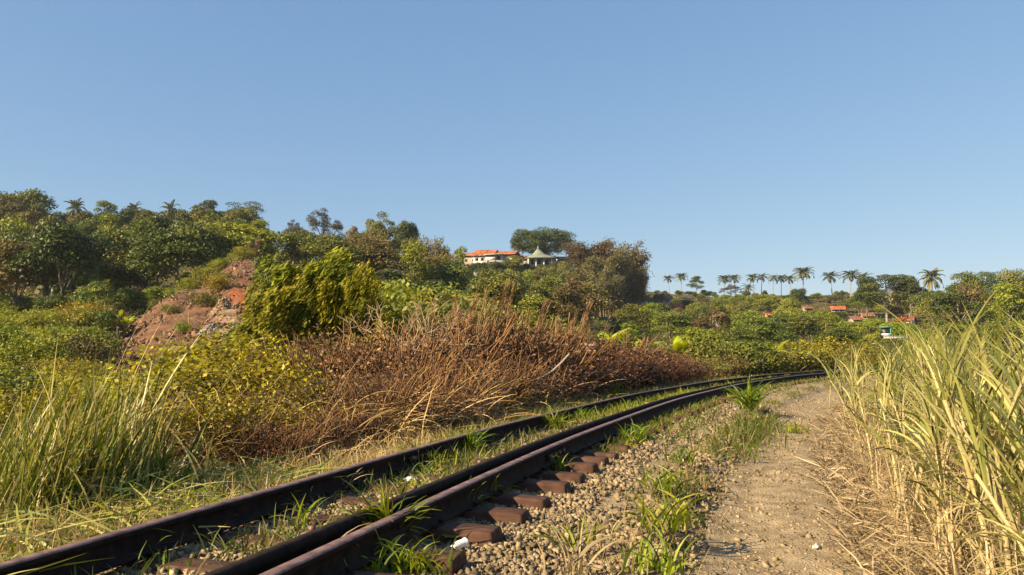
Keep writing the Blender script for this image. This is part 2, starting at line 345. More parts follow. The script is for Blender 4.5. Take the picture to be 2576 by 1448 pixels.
gm = MB(); gm.add(np.stack([gx, gy, gz], 1), quads=F)
gm.add([[math.sin(a) * 1.2, math.cos(a) * 1.2, g1(math.sin(a) * 1.2, math.cos(a) * 1.2) - .14] for a in np.radians(az)] + [[0, 0, -.4]],
       tris=[[i, len(az), i + 1] for i in range(len(az) - 1)])
def ground_mat():
    m, t, nd, ln = newmat('ground_soil')
    tc = nd('TexCoord')
    def noise(sc, d=6):
        n = nd('TexNoise'); n.inputs['Scale'].default_value = sc; n.inputs['Detail'].default_value = d; ln(tc.outputs['Object'], n.inputs['Vector']); return n
    base = ramp(nd, [(.3, (.045, .04, .015)), (.5, (.09, .07, .028)), (.68, (.15, .10, .045))]); ln(noise(.5).outputs['Fac'], base.inputs[0])
    dr = ramp(nd, [(.3, (.07, .036, .022)), (.46, (.118, .062, .036)), (.6, (.158, .088, .052)), (.75, (.225, .143, .088))]); ln(noise(1.1, 9).outputs['Fac'], dr.inputs[0])
    rd = ramp(nd, [(.3, (.15, .045, .018)), (.7, (.26, .08, .03))]); ln(noise(1.4).outputs['Fac'], rd.inputs[0])
    pl = ramp(nd, [(.35, (.13, .08, .05)), (.65, (.32, .22, .14))]); ln(noise(1.8, 9).outputs['Fac'], pl.inputs[0])
    c = base.outputs[0]
    for nm, cr in (('dirt', dr), ('red', rd), ('pale', pl)):
        a = nd('Attribute', attribute_name=nm); mx = nd('MixRGB'); ln(a.outputs['Fac'], mx.inputs[0]); ln(c, mx.inputs[1]); ln(cr.outputs[0], mx.inputs[2]); c = mx.outputs[0]
    p = nd('BsdfPrincipled'); p.inputs['Roughness'].default_value = .95; p.inputs['Specular IOR Level'].default_value = .1; ln(c, p.inputs['Base Color'])
    b = nd('Bump'); b.inputs['Strength'].default_value = .8; b.inputs['Distance'].default_value = .25; ln(noise(1.5, 8).outputs['Fac'], b.inputs['Height']); ln(b.outputs[0], p.inputs['Normal'])
    o = nd('OutputMaterial'); ln(p.outputs[0], o.inputs[0]); return m
gme = gm.mesh('ground', ground_mat(), True)
for nm, arr in (('dirt', dirt), ('red', red), ('pale', pale)):
    a = gme.attributes.new(nm, 'FLOAT', 'POINT'); v = np.zeros(len(gme.vertices), np.float32); v[:len(arr)] = arr; a.data.foreach_set('value', v)
tag(obj('ground', gme), kind='structure')

def strip_sheet(name, t0, t1, dt, s0, s1, dsm, dz, mat):
    s = np.concatenate([np.arange(s0, 14, dsm), np.geomspace(14, s1, 260)]); t = np.arange(t0, t1 + 1e-6, dt)
    S_, T_ = np.meshgrid(s, t, indexing='ij'); x, y, h = tp(S_.ravel(), T_.ravel()); z = near_z(T_.ravel(), S_.ravel()) + dz
    edge = np.minimum(T_.ravel() - t0, t1 - T_.ravel()); z = z - .16 * (1 - smooth(0, .18, edge)) * (1 if dz == 0 else .25)
    n = len(t); I = np.arange(len(s) - 1)[:, None] * n + np.arange(n - 1)[None]
    mb = MB().add(np.stack([x, y, z], 1), quads=np.stack([I, I + n, I + n + 1, I + 1], -1).reshape(-1, 4))
    return tag(obj(name, mb.mesh(name, mat, True)), kind='structure')
M['ballast'] = surf('ballast_soil', (.165, .118, .066), (.28, .205, .12), 14, .95, .9, c3=(.38, .29, .175), sc2=45, detail=9)
M['path'] = surf('path_soil', (.175, .125, .07), (.285, .21, .122), 7, .95, 1.0, c3=(.39, .295, .18), sc2=60, detail=10)
strip_sheet('track_bed', -2.2, 3.75, .06, -5, 70, .06, 0.0, M['ballast'])
strip_sheet('dirt_path', 1.93, 3.25, .05, -5, 70, .06, .008, M['path'])

# ------------------------------------------------------------------ rails
def rail_profile(top=True):
    # (offset right, height) closed outline, counter-clockwise seen along the track
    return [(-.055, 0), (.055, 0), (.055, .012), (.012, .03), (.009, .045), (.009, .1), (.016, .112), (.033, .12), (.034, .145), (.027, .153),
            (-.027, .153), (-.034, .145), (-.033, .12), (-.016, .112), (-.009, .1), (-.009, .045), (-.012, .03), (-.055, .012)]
def rail(name, off, prof, s0, s1, dz, label, topidx=(8, 9, 10)):
    s = np.concatenate([np.arange(s0, 30, .25), np.arange(30, s1, .5)]); n = len(prof)
    mb = MB(); V = []
    for o, h in prof:
        x, y, _ = tp(s, off + o); V.append(np.stack([x, y, np.full(len(s), h + dz) + .004 * np.sin(s * .9 + off)], 1))
    V = np.stack(V, 1)
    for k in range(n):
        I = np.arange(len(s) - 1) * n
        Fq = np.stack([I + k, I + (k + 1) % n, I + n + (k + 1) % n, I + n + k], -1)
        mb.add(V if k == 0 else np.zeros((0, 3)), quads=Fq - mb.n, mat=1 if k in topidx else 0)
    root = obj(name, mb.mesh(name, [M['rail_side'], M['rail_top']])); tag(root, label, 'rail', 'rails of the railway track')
    return root
PR = rail_profile()
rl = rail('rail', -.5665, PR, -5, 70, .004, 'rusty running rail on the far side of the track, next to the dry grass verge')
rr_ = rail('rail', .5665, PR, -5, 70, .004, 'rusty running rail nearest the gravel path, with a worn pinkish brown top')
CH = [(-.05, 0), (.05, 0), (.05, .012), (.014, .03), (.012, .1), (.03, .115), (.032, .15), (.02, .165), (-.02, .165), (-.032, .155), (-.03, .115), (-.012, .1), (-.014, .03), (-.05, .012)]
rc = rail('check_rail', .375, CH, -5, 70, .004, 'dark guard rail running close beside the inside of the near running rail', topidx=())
# joint bars with bolts on the near running rail, spacer blocks on the guard rail
def fishplate(s0, off, side, parent):
    s = np.linspace(s0 - .3, s0 + .3, 7); mb = MB()
    for a, c in zip(s[:-1], s[1:]):
        x, y, h = tp((a + c) / 2, off + side * .019); mb.box((x, y, .075), (.016, (c - a) * 1.02, .062), -float(h))
    o = obj('joint_bar', mb.mesh('joint_bar', M['rail_side']), parent)
    for a in np.linspace(s0 - .22, s0 + .22, 4):
        x, y, h = tp(a, off + side * .034); obj('bolt', MB().box((x, y, .078), (.03, .03, .03), -float(h)).mesh('bolt', M['rail_top']), o)
fishplate(7.9, .5665, 1, rr_); fishplate(7.4, -.5665, 1, rl)
sp = MB()
for a in np.arange(.6, 26, 1.2):
    x, y, h = tp(a, .325); sp.box((x, y, .135), (.05, .12, .03), -float(h)); sp.box((x, y, .16), (.03, .03, .03), -float(h))
ob = obj('clamp', sp.mesh('clamp', M['rail_top']), rc); ob['kind'] = 'stuff'

# ------------------------------------------------------------------ steel trough sleepers
def sleeper_mesh():
    prof = [(-.108, -.14), (-.102, -.09), (-.091, -.012), (-.080, 0.0), (.080, 0.0), (.091, -.012), (.102, -.09), (.108, -.14)]
    xs = np.array([-1.0, -.997, -.99, -.978, -.93, -.5, 0, .5, .93, .978, .99, .997, 1.0]); dn = np.array([.06, .025, .008, .002, 0, 0, .003, 0, 0, .002, .008, .025, .06]); nar = np.array([.90, .94, .97, .99, 1, 1, 1, 1, 1, .99, .97, .94, .90])
    V = np.array([[x, y * w, z - d if z > -.05 else z - d * .3] for x, d, w in zip(xs, dn, nar) for y, z in prof])
    n = len(prof); I = np.arange(len(xs) - 1)[:, None] * n + np.arange(n - 1)[None]
    Fq = np.stack([I, I + n, I + n + 1, I + 1], -1).reshape(-1, 4)
    mb = MB().add(V, quads=Fq); m = len(xs) - 1
    mb.add(V[:n], tris=[[0, i, i + 1] for i in range(1, n - 1)]); mb.add(V[m * n:], tris=[[0, i + 1, i] for i in range(1, n - 1)])
    return mb.mesh('sleeper', M['sleeper'])
sm = sleeper_mesh()
pm = MB().box((0, 0, .006), (.17, .12, .012)); 
for a in (-.075, .075): pm.tube([[a, .03, .01], [a, .03, .03]], .012, 6); pm.box((a, .03, .03), (.03, .03, .012))
plm = pm.mesh('tie_plate', M['rail_side'])
ORD = ['', 'second', 'third', 'fourth', 'fifth', 'sixth', 'seventh', 'eighth', 'ninth', 'tenth', 'eleventh', 'twelfth', 'thirteenth', 'fourteenth']
# along-track positions measured from the sleeper ends seen in the photograph
def s_of_end(c, r):
    p0 = px(c, r, 1.0); k = (CAMZ - 0.0) / (CAMZ - p0[2]); x, y = p0[0] * k, k
    return lat([x], [y])[0][0]
ends = [(925, 1442), (1095, 1392), (1195, 1330), (1262, 1282), (1325, 1247), (1368, 1214), (1406, 1188), (1443, 1168), (1475, 1152), (1500, 1137)]
s_meas = [s_of_end(c, r) for c, r in ends]; step = (s_meas[-1] - s_meas[1]) / 8
print('sleeper s', np.round(s_meas, 2), 'step', round(step, 3))
s_list = [s_meas[1] - step * k for k in (4, 3, 2, 1)] + s_meas[1:]
while s_list[-1] < 42: s_list.append(s_list[-1] + .6)
s_list = [q for q in s_list if q > .2]
vis0 = next(i for i, q in enumerate(s_list) if q > s_meas[1] - step * 1.5)
for i, q in enumerate(s_list):
    x, y, h = tp(q, 0.0); k = i - vis0
    if k < -1: continue
    lb = ('rounded brown steel sleeper nearest the camera, its end half hidden at the frame edge' if k == 0 else 'brown steel sleeper beside the large green grass tuft and the white cup' if k == 1 else
          f'rounded brown steel sleeper, {ORD[k]} from the near end of the track' if 0 < k < len(ORD) else
          'small brown steel sleeper far along the curving track, among grass' if k > 0 else 'brown steel sleeper at the very near end of the track, at the bottom edge')
    o = obj('sleeper', sm, None, (x, y, .0 + .004 * random.uniform(-1, 1)), (R(random.uniform(-1, 1)), R(random.uniform(-1, 1)), -float(h) + random.uniform(-.03, .03)))
    tag(o, lb, 'sleeper', 'steel sleepers under the rails')
    if q < 9:
        for a in (-.5665, .5665): obj('tie_plate', plm, o, (a, -.03, .0))

# ------------------------------------------------------------------ gravel
cb8 = np.array([[x, y, z] for z in (-1, 1) for y in (-1, 1) for x in (-1, 1)], float) * .62
cbf = np.array([[0, 2, 3], [0, 3, 1], [4, 5, 7], [4, 7, 6], [0, 1, 5], [0, 5, 4], [2, 6, 7], [2, 7, 3], [0, 4, 6], [0, 6, 2], [1, 3, 7], [1, 7, 5]])
def stones(mb, P, size, rnd=None, flat=.75, jit=.3):
    N = len(P)
    if not N: return
    V = (cb8[None] + jit * rng.normal(size=(N, 8, 3))) * (np.stack([.8 + .6 * rng.random(N), .8 + .4 * rng.random(N), flat * (.8 + .4 * rng.random(N))], -1))[:, None]
    q = rdir(N); ang = rng.random(N) * 6.28
    K = np.zeros((N, 3, 3)); K[:, 0, 1] = -q[:, 2]; K[:, 0, 2] = q[:, 1]; K[:, 1, 0] = q[:, 2]; K[:, 1, 2] = -q[:, 0]; K[:, 2, 0] = -q[:, 1]; K[:, 2, 1] = q[:, 0]
    Rm = np.eye(3) + np.sin(ang)[:, None, None] * K + (1 - np.cos(ang))[:, None, None] * (K @ K)
    V = np.einsum('nij,nkj->nki', Rm, V) * np.asarray(size).reshape(-1, 1, 1) + P[:, None]
    mb.add(V, tris=np.arange(N)[:, None, None] * 8 + cbf[None], rnd=np.repeat(rng.random(N) if rnd is None else rnd, 12))
gv = MB()
def scatter(n, s0, s1, t0, t1, smin, smax, dens=None, lift=.45):
    # denser where it is seen larger
    u = rng.random(n); s = s0 * (s1 / s0) ** u - 0.6; t = t0 + (t1 - t0) * rng.random(n)
    if dens is not None: k = rng.random(n) < dens(s, t); s, t = s[k], t[k]
    x, y, h = tp(s, t); sz = smin + (smax - smin) * rng.random(len(s)) ** 2.2; sz = sz * (1 + .02 * np.maximum(s, 0))
    stones(gv, np.stack([x, y, near_z(t, s) + sz * lift], 1), sz)
scatter(21000, .9, 26, .64, 1.3, .007, .019)
scatter(24000, .9, 26, 1.2, 2.05, .006, .019, lambda s, t: np.clip(1.0 - .16 * (s - 2.4), .2, 1) * (.25 + .75 * (fbm(s * .9, t * 2.2) > -.08)))
scatter(2600, .9, 16, .9, 2.0, .018, .028)
scatter(26000, .9, 20, -.55, .50, .007, .021, lambda s, t: .25 + .75 * (vnoise(s * .8, t * 1.5) > -.12))
scatter(3500, 1.2, 16, -1.7, -.55, .006, .018)
scatter(45000, .8, 20, 2.0, 3.7, .004, .011, lambda s, t: .35 + .65 * (fbm(s * 1.1, t * 2.5) > -.1))
scatter(6500, .8, 24, 2.0, 3.6, .009, .02, lambda s, t: .4 + .6 * (vnoise(s * 2, t * 2) > 0))
scatter(1800, .8, 18, 1.6, 2.1, .014, .034)
one('gravel', gv.mesh('gravel', M['stone']), 'loose tan crushed stone lying between and beside the rails', 'gravel', kind='stuff')

# ------------------------------------------------------------------ grass between and beside the rails
def grass_patch(mb, s, t, L, Wd, rnd, lean=.5, bend=1.0, mat=0, segs=3, zoff=0):
    x, y, h = tp(s, t); n = len(s)
    mb.blades(np.stack([x, y, near_z(t, s) - .01 + zoff], 1), rng.random(n) * 6.28, L * (.5 + rng.random(n)), Wd * (.6 + .8 * rng.random(n)), lean * rng.random(n) * 1.6, bend * rng.random(n) * 1.4, segs, rnd, mat)
def srange(n, a, b): return a * (b / a) ** rng.random(n)
vg = MB(); n = 9000; s = srange(n, 3, 30); t = -.70 - .9 * rng.random(n); grass_patch(vg, s, t, .16, .006 * (1 + s * .04), np.clip(.88 + .12 * rng.normal(size=n), 0, 1), 1.5, .6, zoff=.03)
# straw and thin grass on the far verge
n = 15000; s = srange(n, 1.6, 45); t = -.68 - 1.5 * rng.random(n) ** .8; grass_patch(vg, s, t, .13, .006 * (1 + s * .05), np.clip(.72 + .35 * rng.normal(size=n) - .25 * (vnoise(s * .5, t) > .12), 0, 1), .9, .9)
n = 5000; s = srange(n, 10, 50); t = -.68 - 1.1 * rng.random(n); grass_patch(vg, s, t, .16, .012 * (1 + s * .03), np.clip(.22 + .2 * rng.normal(size=n), 0, 1), .6, .8)
one('verge_grass', vg.mesh('verge_grass', M['grass_mix']), 'straw and thin short grass along the far side of the track', 'grass', kind='stuff')
tg = MB()
n = 9000; s = srange(n, 1.5, 45); t = -.5 + .8 * rng.random(n); k = rng.random(n) < np.clip(.12 + (s - 2) * .06 + .9 * (vnoise(s * 1.1, t * 1.4) > .05), 0, 1); s, t = s[k], t[k]
grass_patch(tg, s, t, .13, .009 * (1 + s * .04), np.clip(.3 + .3 * rng.normal(size=len(s)), 0, 1), .7, 1.0)
n = 3000; s = srange(n, 10, 45); t = .66 + .75 * rng.random(n) ** 1.5; k = vnoise(s * .7, t * 2) > -.12; s, t = s[k], t[k]
grass_patch(tg, s, t, .15, .011 * (1 + s * .03), np.clip(.25 + .2 * rng.normal(size=len(s)), 0, 1), .7, 1.0)
n = 2600; s = srange(n, 1.2, 30); t = 1.05 + .75 * rng.random(n); grass_patch(tg, s, t, .07, .006, np.clip(.75 + .2 * rng.normal(size=n), 0, 1), 1.4, .6)
one('track_grass', tg.mesh('track_grass', M['grass_mix']), 'thin green and straw coloured grass growing between the rails', 'grass', kind='stuff')
rg = MB()
n = 7000; s = srange(n, 7, 42); t = -.5 + .82 * rng.random(n); k = (rng.random(n) < np.clip((s - 6) * .08, 0, .9)) & (vnoise(s * .9, t * 1.2 + 5) > -.2); s, t = s[k], t[k]; grass_patch(rg, s, t, .15, .010 * (1 + s * .04), rng.random(len(s)), .5, 1.0)
n = 6000; s = srange(n, 8, 42); t = -.66 - .55 * rng.random(n) ** 1.3; k = vnoise(s * .5, t + 3) > -.18; s, t = s[k], t[k]; grass_patch(rg, s, t, .14, .010 * (1 + s * .04), rng.random(len(s)), .6, 1.0)
n = 2200; s = srange(n, 9, 40); t = .66 + .3 * rng.random(n); grass_patch(rg, s, t, .13, .010 * (1 + s * .04), rng.random(n), .6, 1.0)
one('rail_side_grass', rg.mesh('rail_side_grass', M['grass_green']), 'bright green grass growing along both rails towards the curve', 'grass', kind='stuff')
pg = MB()       # the weedy strip between gravel and path
n = 8000; s = srange(n, 1.6, 40); t = 1.80 + .10 * rng.normal(size=n); k = (vnoise(s * .9, t * 2 + 9) > .08) | (rng.random(n) < .08); s, t = s[k], t[k]
grass_patch(pg, s, t, .12, .009 * (1 + s * .03), np.clip(.28 + .28 * rng.normal(size=len(s)), 0, 1), .8, 1.0)
n = 1100; s = 13 + 1.6 * rng.normal(size=n); t = 2.05 + .2 * rng.normal(size=n); grass_patch(pg, s, t, .2, .014, np.clip(.2 + .25 * rng.normal(size=n), 0, 1), .6, 1.0)
n = 3200; s = srange(n, 1, 20); t = 1.82 + .18 * rng.normal(size=n); grass_patch(pg, s, t, .15, .005, np.clip(.8 + .2 * rng.normal(size=n), 0, 1), 1.3, .5)
one('path_edge_grass', pg.mesh('path_edge_grass', M['grass_mix']), 'low weeds and straw on the stony ridge between gravel and path', 'grass', kind='stuff')

def tuft_mesh(n, L, Wd, spread=.05, lean=.6, bend=1.4, mat='grass_green', segs=6, lo=0, hi=1):
    B = np.stack([rng.normal(size=n) * spread, rng.normal(size=n) * spread, np.zeros(n)], 1)
    return MB().blades(B, rng.random(n) * 6.28, L * (.45 + .75 * rng.random(n)), Wd * (.7 + .6 * rng.random(n)), lean * rng.random(n), bend * (.3 + rng.random(n)), segs, lo + (hi - lo) * rng.random(n), 0, basew=.45).mesh('grass_tuft', M[mat])
T_SMALL = [tuft_mesh(14, .20, .013), tuft_mesh(20, .17, .011), tuft_mesh(9, .24, .015, lean=.4)]
T_BIG = [tuft_mesh(110, .46, .020, .05, .62, 1.5), tuft_mesh(46, .30, .016, .08)]
T_DRY = [tuft_mesh(22, .26, .010, .05, .7, 1.2, 'straw'), tuft_mesh(16, .30, .009, .04, .5, 1.9, 'straw')]
def on_ground(c, r, z0=-.05):
    p0 = px(c, r, 1.0); k = (CAMZ - z0) / (CAMZ - p0[2]); return p0[0] * k, k
def tuft(c, r, mesh, sc, label, group='green grass tufts along the rails', cat='grass tuft', name='grass_tuft'):
    x, y = on_ground(c, r); return one(name, mesh, label, cat, (x, y, g1(x, y) if abs(lat([x], [y])[1][0]) > 2 else -.055), random.uniform(0, 6), sc, group)
tuft(975, 1375, T_BIG[0], .88, 'largest bright green grass tuft, arching over the near running rail')
tuft(985, 1440, T_BIG[1], .8, 'low green tuft at the foot of the largest tuft beside the near rail')
tuft(1065, 1440, T_BIG[1], .7, 'low spreading green tuft beside the sleeper end with the white cup')
tuft(1060, 1260, T_BIG[1], .9, 'green tuft leaning over the guard rail behind the largest tuft')
tuft(1155, 1285, T_SMALL[0], 1.25, 'green tuft at the foot of the near rail, just past the largest tuft')
tuft(1185, 1278, T_SMALL[1], 1.1, 'small green tuft with thin blades beside the fourth sleeper end')
tuft(1232, 1262, T_SMALL[2], 1.0, 'small green tuft in front of the rail between the fourth and fifth sleepers')
tuft(1395, 1185, T_BIG[1], .75, 'green tuft by the near rail under its joint bar')
tuft(1370, 1180, T_SMALL[0], .9, 'thin green tuft against the web of the near rail by the joint bar')
tuft(495, 1350, T_SMALL[2], 1.3, 'green tuft with four broad blades in front of the far rail at lower left')
tuft(545, 1335, T_SMALL[2], 1.25, 'tall narrow green tuft in front of the far rail, right of the four bladed one')
tuft(330, 1420, T_SMALL[0], 1.1, 'green tuft against the far rail nearest the lower left corner')
tuft(400, 1440, T_SMALL[1], .9, 'small green tuft at the bottom edge between the rails')
tuft(765, 1330, T_SMALL[2], 1.1, 'single upright green tuft in the middle of the ballast between two sleepers')
tuft(720, 1370, T_SMALL[1], .9, 'small yellow green tuft near the guard rail in the ballast')
tuft(1110, 1180, T_BIG[1], 1.0, 'broad green tuft between the rails behind the guard rail')
tuft(1175, 1145, T_BIG[0], .8, 'tall green tuft between the rails beside the far rail joint')
tuft(1090, 1200, T_BIG[1], .7, 'green tuft between the rails just past the white plastic scrap')
tuft(1400, 1085, T_BIG[0], .8, 'yellow green tuft hanging over the guard rail halfway along the track')
tuft(1460, 1060, T_BIG[1], 1.1, 'wide yellow green tuft between the rails where the track starts to curve')
tuft(1545, 1010, T_BIG[0], .9, 'tall yellow green tuft between the rails far along the curve')
tuft(1590, 1040, T_BIG[1], 1.2, 'green tuft growing over the near rail far along the curve')
tuft(1535, 1075, T_BIG[1], 1.0, 'green tuft beside the near rail past the last clear sleeper')
tuft(1600, 1110, T_BIG[1], 1.0, 'low green tuft on the gravel beyond the last clear sleeper')
tuft(1680, 1330, T_BIG[1], 1.1, 'bright feathery green weed on the ridge between gravel and path', 'weeds on the path edge', 'weed', 'weed')
tuft(1650, 1440, T_BIG[1], .9, 'bright green weed at the bottom edge beside the path', 'weeds on the path edge', 'weed', 'weed')
tuft(1665, 1235, T_BIG[1], .9, 'green weed on the path edge behind the feathery one', 'weeds on the path edge', 'weed', 'weed')
tuft(1720, 1165, T_BIG[1], .9, 'green weed on the path edge where the ridge narrows', 'weeds on the path edge', 'weed', 'weed')
tuft(1445, 1375, T_SMALL[1], 1.3, 'small bushy green tuft alone on the gravel slope', 'weeds on the path edge', 'weed', 'weed')
tuft(1880, 1030, T_BIG[0], 1.5, 'long green clump of grass between the track and the path far ahead', 'weeds on the path edge', 'weed', 'weed')
tuft(2000, 1060, T_BIG[1], 1.0, 'small yellow green clump in the middle of the path', 'weeds on the path edge', 'weed', 'weed')
for c, r, m, sc, lb in ((665, 1285, 0, 1.2, 'dry straw tuft against the far rail beside the first clear sleeper'), (845, 1250, 1, 1.0, 'bent dry straw tuft in front of the far rail'),
                        (880, 1240, 0, .9, 'yellow brown dead tuft between the rails beside the bent straw'), (795, 1446, 1, 1.3, 'dead looping straw tuft at the bottom edge in front of the near rail'),
                        (1010, 1190, 0, .9, 'dry straw tuft against the far rail by the white plastic scrap'), (1060, 1155, 0, 1.1, 'upright brown stubble tuft at the far rail joint'),
                        (1510, 1375, 1, 1.3, 'long dry straw tuft lying down the gravel slope'), (1440, 1440, 0, 1.1, 'dead brown straw tuft at the bottom edge of the gravel slope')):
    tuft(c, r, T_DRY[m], sc, lb, 'dry straw tufts along the rails')

# ------------------------------------------------------------------ litter
def crumple(w, h, amp, seed, bend=0.):
    r2 = np.random.default_rng(seed); n = 8; u, v = np.meshgrid(np.linspace(-1, 1, n), np.linspace(-1, 1, n), indexing='ij')
    z = amp * r2.random((n, n)) + amp * 1.2 * (1 - np.maximum(abs(u), abs(v))) + bend * u * u
    e = 1 + .22 * r2.normal(size=(n, n)) * (np.maximum(abs(u), abs(v)) > .9)
    V = np.stack([u * w * e, v * h * e, z], -1).reshape(-1, 3); I = np.arange(n - 1)[:, None] * n + np.arange(n - 1)[None]
    return MB().add(V, quads=np.stack([I, I + n, I + n + 1, I + 1], -1).reshape(-1, 4))
x, y = on_ground(1030, 1216); one('plastic_scrap', crumple(.06, .045, .02, 1).mesh('plastic_scrap', M['white_plastic']), 'white plastic scrap lying on the ballast between the rails', 'litter', (x, y, -.03), .4, 1, 'white litter along the track')
x, y = on_ground(1158, 1382); cup = MB(); a = np.linspace(0, 6.283, 13)
cup.tube([[-.045, 0, .03], [-.02, 0, .033], [.02, .004, .036], [.045, .01, .038]], [.022, .026, .028, .034], 10); cup.add(crumple(.02, .024, .01, 3).v[0] + np.array([-.045, 0, .02]), quads=crumple(.02, .024, .01, 3).q[0])
one('plastic_cup', cup.mesh('plastic_cup', M['white_plastic']), 'crushed white cup lying on the gravel beside a sleeper end', 'litter', (x, y, -.05), .6, .8, 'white litter along the track')
x, y = on_ground(2053, 1368, -.2); one('plastic_bag', crumple(.05, .035, .03, 5).mesh('plastic_bag', M['grey_plastic']), 'small pale plastic bag at the edge of the path below the cane', 'litter', (x, y, g1(x, y) + .005), 1.1, .62, 'white litter along the track')
x, y = on_ground(1135, 1360)
one('fallen_leaf', crumple(.055, .022, .008, 9, .012).mesh('fallen_leaf', M['bright_leaf']), 'single green leaf fallen on the gravel between two sleepers', 'leaf', (x, y, -.035), -.2, 1)

# ------------------------------------------------------------------ trees: prototypes
def crown(mb, blobs, n, leaf, up=.45, zs=.8, asp=.6, sink=.3, mat=0, top=.72):
    blobs = np.asarray(blobs, float); w = blobs[:, 3] ** 2; k = rng.choice(len(blobs), n, p=w / w.sum())
    d = rdir(n); fl = rng.random(n) < top; d[:, 2] = np.where(fl, np.abs(d[:, 2]), d[:, 2])
    rr2 = blobs[k, 3] * (1 - sink * rng.random(n) ** 1.5) * (1 + .12 * rng.normal(size=n))
    C = blobs[k, :3] + d * rr2[:, None] * np.array([1, 1, zs])
    nm = norm(d * .8 + np.array([0, 0, up]) + .75 * rng.normal(size=(n, 3))); ax = np.cross(nm, rdir(n)); ax[:, 2] -= .25
    br = rng.random(len(blobs))
    mb.leaves(C, ax, nm, leaf * (.6 + .8 * rng.random(n)), leaf * asp * (.6 + .8 * rng.random(n)), np.clip(.45 * br[k] + .55 * rng.random(n), 0, 1), mat)
def trunk_mesh(H, r, targets, mat, base=.3, lean=(0, 0)):
    mb = MB(); z = np.linspace(0, 1, 6); tx = np.stack([lean[0] * z ** 1.5 * H + .03 * H * np.sin(z * 5) * .5, lean[1] * z ** 1.5 * H, z * H], 1)
    mb.tube(tx, r * (1.25 - z) + .25 * r * (z < .1), 7)
    for q in targets:
        u = base + .5 * random.random() * (1 - base); p0 = np.array([np.interp(u, z, tx[:, j]) for j in range(3)]); q = np.asarray(q)[:3]
        m = (p0 + q) / 2 + np.array([0, 0, .08 * H * (random.random() - .3)]); mb.tube([p0, m, q], [r * .45, r * .3, r * .1], 5)
    return mb.mesh('trunk', mat, True)
def tree(H, Rw, base, K, n, leaf, mat, shape='round', barkm='bark', r=None, lean=(0, 0)):
    B = []
    for i in range(K):
        if shape == 'round':
            d = rdir(1)[0]; d[2] = abs(d[2]) * 1.0 - .35; q = .72 * rng.random() ** .4
            B.append([d[0] * Rw * q, d[1] * Rw * q, H * (base + 1) / 2 + d[2] * H * (1 - base) / 2 * q * 1.25, Rw * (.26 + .2 * rng.random())])
        elif shape == 'great':
            d = rdir(1)[0]; q = .45 + .37 * rng.random(); B.append([d[0] * Rw * q, d[1] * Rw * q, H * .55 + d[2] * H * .42 * q, Rw * (.16 + .12 * rng.random())])
        elif shape == 'tall':
            u = (i + rng.random()) / K; a = rng.random() * 6.28; q = Rw * .62 * math.sin(math.pi * (.12 + .83 * u)) ** .7
            B.append([math.cos(a) * q, math.sin(a) * q, H * (base + (1 - base) * u) - .2, Rw * (.3 + .25 * rng.random())])
        elif shape == 'layer':
            u = (i + rng.random()) / K; a = rng.random() * 6.28; q = Rw * .85 * rng.random() ** .5 * (1.05 - .5 * u)
            B.append([math.cos(a) * q, math.sin(a) * q, H * (base + (1 - base) * (.15 + .8 * u)), Rw * (.25 + .16 * rng.random())])
        elif shape == 'open':
            a = rng.random() * 6.28; q = Rw * rng.random() ** .5; zz = math.sqrt(max(0, 1 - (q / Rw) ** 2))
            B.append([math.cos(a) * q, math.sin(a) * q, H * (base + (1 - base) * (.2 + .75 * zz * (.55 + .45 * rng.random()))), Rw * (.15 + .13 * rng.random())])
    B = np.array(B); B[:, 0] += lean[0] * B[:, 2]; B[:, 1] += lean[1] * B[:, 2]
    top = B[:, 2] + B[:, 3] * .8; B[:, 2] += (H - top.max()) * np.clip(B[:, 2] / H, 0, 1)
    cm = MB(); crown(cm, B, int(n * 1.9), leaf * .78, zs={'layer': .36, 'open': .7}.get(shape, .8), up=.9 if shape == 'layer' else .45, sink=.55 if shape == 'open' else .3)
    pick = B[rng.choice(len(B), min(len(B), 9), replace=False)]
    return dict(parts=[('trunk', trunk_mesh(H * (.82 if shape != 'tall' else .9), r or H * .018, pick, M[barkm], max(.25, base), lean)), ('crown', cm.mesh('crown', M[mat]))], H=H)
